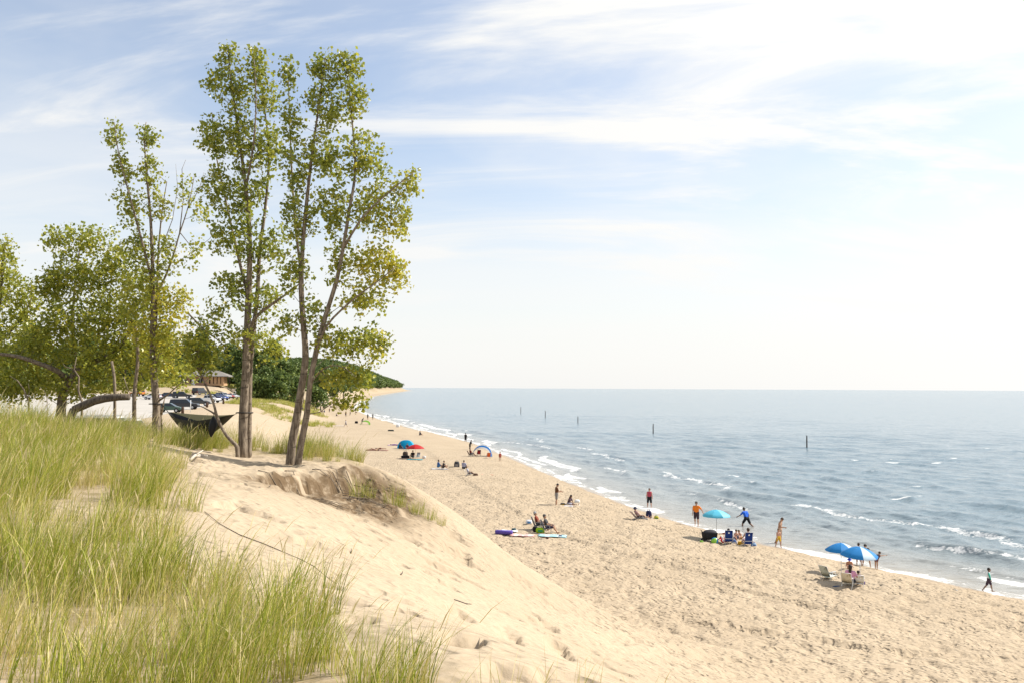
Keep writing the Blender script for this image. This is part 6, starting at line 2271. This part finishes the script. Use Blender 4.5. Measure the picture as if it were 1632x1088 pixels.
# ------------------------------------------------------------------ brick building behind the cars
def brick_material():
    m, nt, b, L = node_mat('brick_wall')
    tc = nt.nodes.new('ShaderNodeTexCoord')
    br = nt.nodes.new('ShaderNodeTexBrick')
    br.inputs['Scale'].default_value = 4.0
    br.inputs['Color1'].default_value = (0.30, 0.155, 0.085, 1)
    br.inputs['Color2'].default_value = (0.36, 0.20, 0.115, 1)
    br.inputs['Mortar'].default_value = (0.38, 0.32, 0.25, 1)
    mp = nt.nodes.new('ShaderNodeMapping')
    mp.inputs['Rotation'].default_value = (R(90), 0, 0)
    L(tc.outputs['Object'], mp.inputs[0])
    L(mp.outputs[0], br.inputs['Vector'])
    L(br.outputs['Color'], b.inputs['Base Color'])
    b.inputs['Roughness'].default_value = 0.9
    return m


def building():
    Yb = 300.0
    xl, xr = pt(296, 600, Yb).x, pt(364, 600, Yb).x
    cx = (xl + xr) / 2
    z = gz(cx, Yb) - 0.2
    root = empty('brick_building', (cx, Yb, z), R(6))
    prop(root, 'low brick building with a grey hipped roof behind the cars', 'building')
    w, d, h = (xr - xl), 9.0, 3.2
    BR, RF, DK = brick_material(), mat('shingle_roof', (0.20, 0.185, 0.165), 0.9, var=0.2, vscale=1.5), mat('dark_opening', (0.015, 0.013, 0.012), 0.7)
    mb = MB()
    mb.box((-w * 0.2, 0, h / 2), (w * 0.6, d, h))
    mb.build('wall', BR, root)  # left part in darker brick: its shade is painted into the colour
    LB = mat('sunlit_brick', (0.46, 0.29, 0.16), 0.9, var=0.12, vscale=3)  # sunlight painted in as a paler brick colour
    # end bay painted paler as if sunlit, tall openings between piers
    mb = MB()
    mb.box((w * 0.26, -0.6, 0.35), (w * 0.32, d - 1, 0.7))
    mb.box((w * 0.26, 0.5, h / 2), (w * 0.30, d - 3, h - 0.01))
    mb.build('rear_wall', LB, root)
    for i in range(5):
        m_ = MB()
        m_.box((w * 0.10 + i * w * 0.08, -d / 2 + 0.2, h / 2), (0.85 if i else 0.5, 0.5, h))
        m_.build('pier', LB, root)
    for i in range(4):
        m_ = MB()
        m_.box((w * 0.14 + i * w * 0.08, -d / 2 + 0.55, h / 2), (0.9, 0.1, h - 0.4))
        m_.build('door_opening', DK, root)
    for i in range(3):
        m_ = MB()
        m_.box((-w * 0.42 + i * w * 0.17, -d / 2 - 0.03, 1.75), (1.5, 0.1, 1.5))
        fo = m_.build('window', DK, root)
        m_ = MB()
        m_.box((-w * 0.42 + i * w * 0.17, -d / 2 - 0.08, 1.75), (0.08, 0.06, 1.5))
        m_.build('window_bar', WP, fo)
    m_ = MB()
    m_.box((-w * 0.23, -d / 2 - 0.04, 1.1), (1.1, 0.1, 2.2))
    m_.build('door', WP, root)
    # hipped roof with an overhang
    e = 1.0
    m_ = MB()
    V = [(-w / 2 - e, -d / 2 - e, h), (w / 2 + e, -d / 2 - e, h), (w / 2 + e, d / 2 + e, h), (-w / 2 - e, d / 2 + e, h), (-w / 2 + 3.6, 0, h + 1.9), (w / 2 - 3.6, 0, h + 1.9)]
    V2 = [(x, y, zz - 0.22) for x, y, zz in V[:4]]
    m_.add(V + V2, [(0, 1, 5, 4), (1, 2, 5), (2, 3, 4, 5), (3, 0, 4), (0, 6, 7, 1), (1, 7, 8, 2), (2, 8, 9, 3), (3, 9, 6, 0), (9, 8, 7, 6)])
    ro = m_.build('roof', RF, root)
    m_ = MB()
    m_.box((-w * 0.1, 0, h + 1.9), (0.9, 0.9, 1.0))
    m_.build('roof_vent', mat('vent_metal', (0.4, 0.4, 0.4), 0.5, 0.5), ro)


building()

# white house far behind, between the trunks
Yh = 640.0
_x = pt(503, 600, Yh).x
root = empty('white_house', (_x, Yh, gz(_x, Yh) - 0.5), R(-15))
prop(root, 'narrow white house with a grey roof seen between the two leaning trunks', 'house')
mb = MB()
mb.box((0, 0, 3.0), (4.6, 5, 6.0))
mb.build('wall', WP, root)
mb = MB()
mb.add([(-2.7, -2.9, 5.9), (2.7, -2.9, 5.9), (2.7, 2.9, 5.9), (-2.7, 2.9, 5.9), (0, -2.9, 9.0), (0, 2.9, 9.0)], [(0, 1, 4), (2, 3, 5), (1, 2, 5, 4), (3, 0, 4, 5), (3, 2, 1, 0)])
mb.build('roof', mat('slate_roof', (0.14, 0.16, 0.20), 0.7), root)
for (x, z) in ((-1.1, 1.8), (1.1, 1.8), (-1.1, 4.4), (1.1, 4.4)):
    mb = MB()
    mb.box((x, -2.53, z), (0.9, 0.1, 1.3))
    mb.build('window', GLASS, root)
# white bin by the building
_p = at(373, 626)
mb = MB()
mb.box((0, 0, 0.75), (1.1, 0.9, 1.5), taper=1.08)
mb.box((0, 0, 1.56), (1.3, 1.1, 0.12))
o = mb.build('white_bin', WP, None, False, _p)
prop(o, 'white bin standing right of the brick building', 'bin')

# grey plank fence on the rise right of the tall trunk
_fa, _fb = at(398, 628), at(436, 629.5)
fence = empty('plank_fence', _fa)
prop(fence, 'weathered grey fence on the grassy rise right of the car park', 'fence')
FW = mat('grey_fence_wood', (0.27, 0.25, 0.22), 0.9, var=0.2)
_n = 11
for k in range(_n):
    q = _fa + (_fb - _fa) * (k / (_n - 1))
    zz = gz(q.x, q.y)
    m_ = MB()
    m_.box((0, 0, 0.7), (0.18, 0.18, 1.7))
    m_.build('post', FW, fence, False, Vector((q.x, q.y, zz)) - _fa)
    if k < _n - 1:
        q2 = _fa + (_fb - _fa) * ((k + 1) / (_n - 1))
        z2 = gz(q2.x, q2.y)
        for hz_ in (0.6, 1.25):
            m_ = MB()
            m_.tube([Vector((q.x, q.y - 0.12, zz + hz_)) - _fa, Vector((q2.x, q2.y - 0.12, z2 + hz_)) - _fa], 0.07, 4)
            m_.build('rail', FW, fence)


# ------------------------------------------------------------------ woods
def forest_proto(seed, h, r, n, leafsize, low=0.42):
    """crown points and trunk of one woodland tree, base at the origin"""
    g = np.random.default_rng(seed)
    lob = [(np.array([g.normal(0, r * 0.35), g.normal(0, r * 0.35), h * g.uniform(low, 0.86)]), r * g.uniform(0.42, 0.68)) for _ in range(9)]
    lob.append((np.array([0, 0, h * 0.86]), r * 0.45))
    C = []
    for c, q in lob:
        u = g.normal(0, 1, (n // 10, 3))
        u /= np.linalg.norm(u, axis=1)[:, None]
        C.append(c + u * (q * g.uniform(0.65, 1.0, (n // 10, 1))) * np.array([1, 1, 0.85]))
    return np.concatenate(C)


def wood_tree(name, seed, h, r, n):
    root = empty(name, (0, 0, 0))
    g = np.random.default_rng(seed)
    C = forest_proto(seed, h, r, n, 0.6, 0.16 if h < 12 else 0.36)
    mb = MB()
    mb.tube([(0, 0, -0.5), (0.1, 0, h * 0.25), (0.0, 0.1, h * 0.55), (0.1, 0, h * 0.8)], [0.32, 0.26, 0.18, 0.06], 8)
    for k in range(6):
        a = g.uniform(0, 6.28)
        z = h * g.uniform(0.3, 0.6)
        mb.tube([(0, 0, z), (math.cos(a) * r * 0.4, math.sin(a) * r * 0.4, z + h * 0.12), (math.cos(a) * r * 0.7, math.sin(a) * r * 0.7, z + h * 0.2)], [0.12, 0.08, 0.03], 6)
    mb.build('trunk', BARK_DARK, root, True)
    leaves_mesh('crown', C, np.clip(g.normal(0.42, 0.16, len(C)), 0, 1), 5, 0.75, 0.42, seed + 5, WOOD_LEAF, root, 0.2)
    return root


protos = [wood_tree('woodland_tree', 501, 17, 4.6, 620), wood_tree('woodland_tree', 502, 14, 4.0, 520), wood_tree('woodland_tree', 503, 20, 4.8, 700), wood_tree('woodland_tree', 504, 8.5, 4.2, 560)]
_wt = [(10, 300, 0), (45, 285, 2), (80, 310, 1), (112, 290, 0), (140, 320, 2), (172, 300, 1), (200, 335, 2), (226, 300, 0), (252, 340, 2), (276, 318, 1), (300, 345, 0), (322, 330, 2), (345, 350, 1), (366, 325, 2),
       (385, 315, 0), (404, 330, 2), (420, 310, 0), (436, 325, 2), (452, 318, 1), (468, 340, 0), (484, 360, 2), (500, 400, 1), (516, 380, 2), (532, 420, 0), (548, 440, 2), (392, 285, 3), (424, 288, 3), (446, 292, 3), (30, 260, 3), (150, 275, 3), (405, 300, 3), (470, 310, 3), (505, 365, 3)]
_used = set()
for k, (px, Yt, kd) in enumerate(_wt):
    src = protos[kd]
    o = src if kd not in _used else copy_tree(src)
    _used.add(kd)
    x = pt(px, 600, Yt).x
    o.location = (x, Yt, gz(x, Yt) - 0.2)
    o.rotation_euler = (0, 0, k * 1.7)
    s = 0.88 + 0.3 * ((k * 37) % 10) / 10
    o.scale = (s, s, s * (0.95 + 0.1 * ((k * 13) % 7) / 7))
    prop(o, ['dark green broadleaf tree in the wood behind the car park', 'smaller rounded tree in the wood behind the car park', 'tall dark tree in the wood behind the car park', 'low bushy tree at the front of the wood'][kd], 'tree', 'trees of the wood behind the car park')


def far_wood():
    g = np.random.default_rng(77)
    ps = []
    for sd in range(4):
        C = forest_proto(600 + sd, 14, 5.0, 120, 1)
        n = len(C) * 3
        c = np.repeat(C, 3, 0) + g.normal(0, 0.9, (n, 3))
        d = g.normal(0, 1, (n, 3))
        d /= np.linalg.norm(d, axis=1)[:, None]
        s = np.cross(d, g.normal(0, 1, (n, 3)))
        s /= np.linalg.norm(s, axis=1)[:, None]
        V = np.stack([c - d * 1.2, c + s * 0.9, c + d * 1.2, c - s * 0.9], 1).reshape(-1, 3)
        b = np.arange(n)[:, None] * 4
        F = np.concatenate([b + np.array([0, 1, 2]), b + np.array([0, 2, 3])], 1).reshape(-1, 3)
        ps.append(np_mesh('far_tree', V, F, WOOD_LEAF, {'hue': ('FACE', np.repeat(np.clip(g.normal(0.4, 0.2, n), 0, 1), 2))}, smooth=False))
    n = 16000
    Y = np.exp(g.uniform(math.log(430), math.log(3000), n))
    dd = 30 + 330 * g.random(n) ** 1.6
    X = shore_x(Y) - dd * 1.05
    d = inland(X, Y)
    edge = np.where(Y < 1000, 48, 36) + 14 * (fbm(X / 40, Y / 60, 91, 2) - 0.5)
    k = (d > edge) & (X < -0.15 * Y * 0 - 60)
    hx, hy = pt(503, 600, 640).x, 640.0
    k &= ~((np.abs(X / Y - hx / hy) < 0.012) & (Y < hy + 5))
    X, Y = X[k], Y[k]
    instance_stuff('far_wood', np.stack([X, Y, ground(X, Y) - 0.8], -1), g.uniform(0, 6.28, len(X)), g.uniform(0.6, 1.3, len(X)) * np.where(Y < 1000, 0.75, 1.0), g.integers(0, 4, len(X)), ps, 'dark green wooded headland far along the shore')


far_wood()
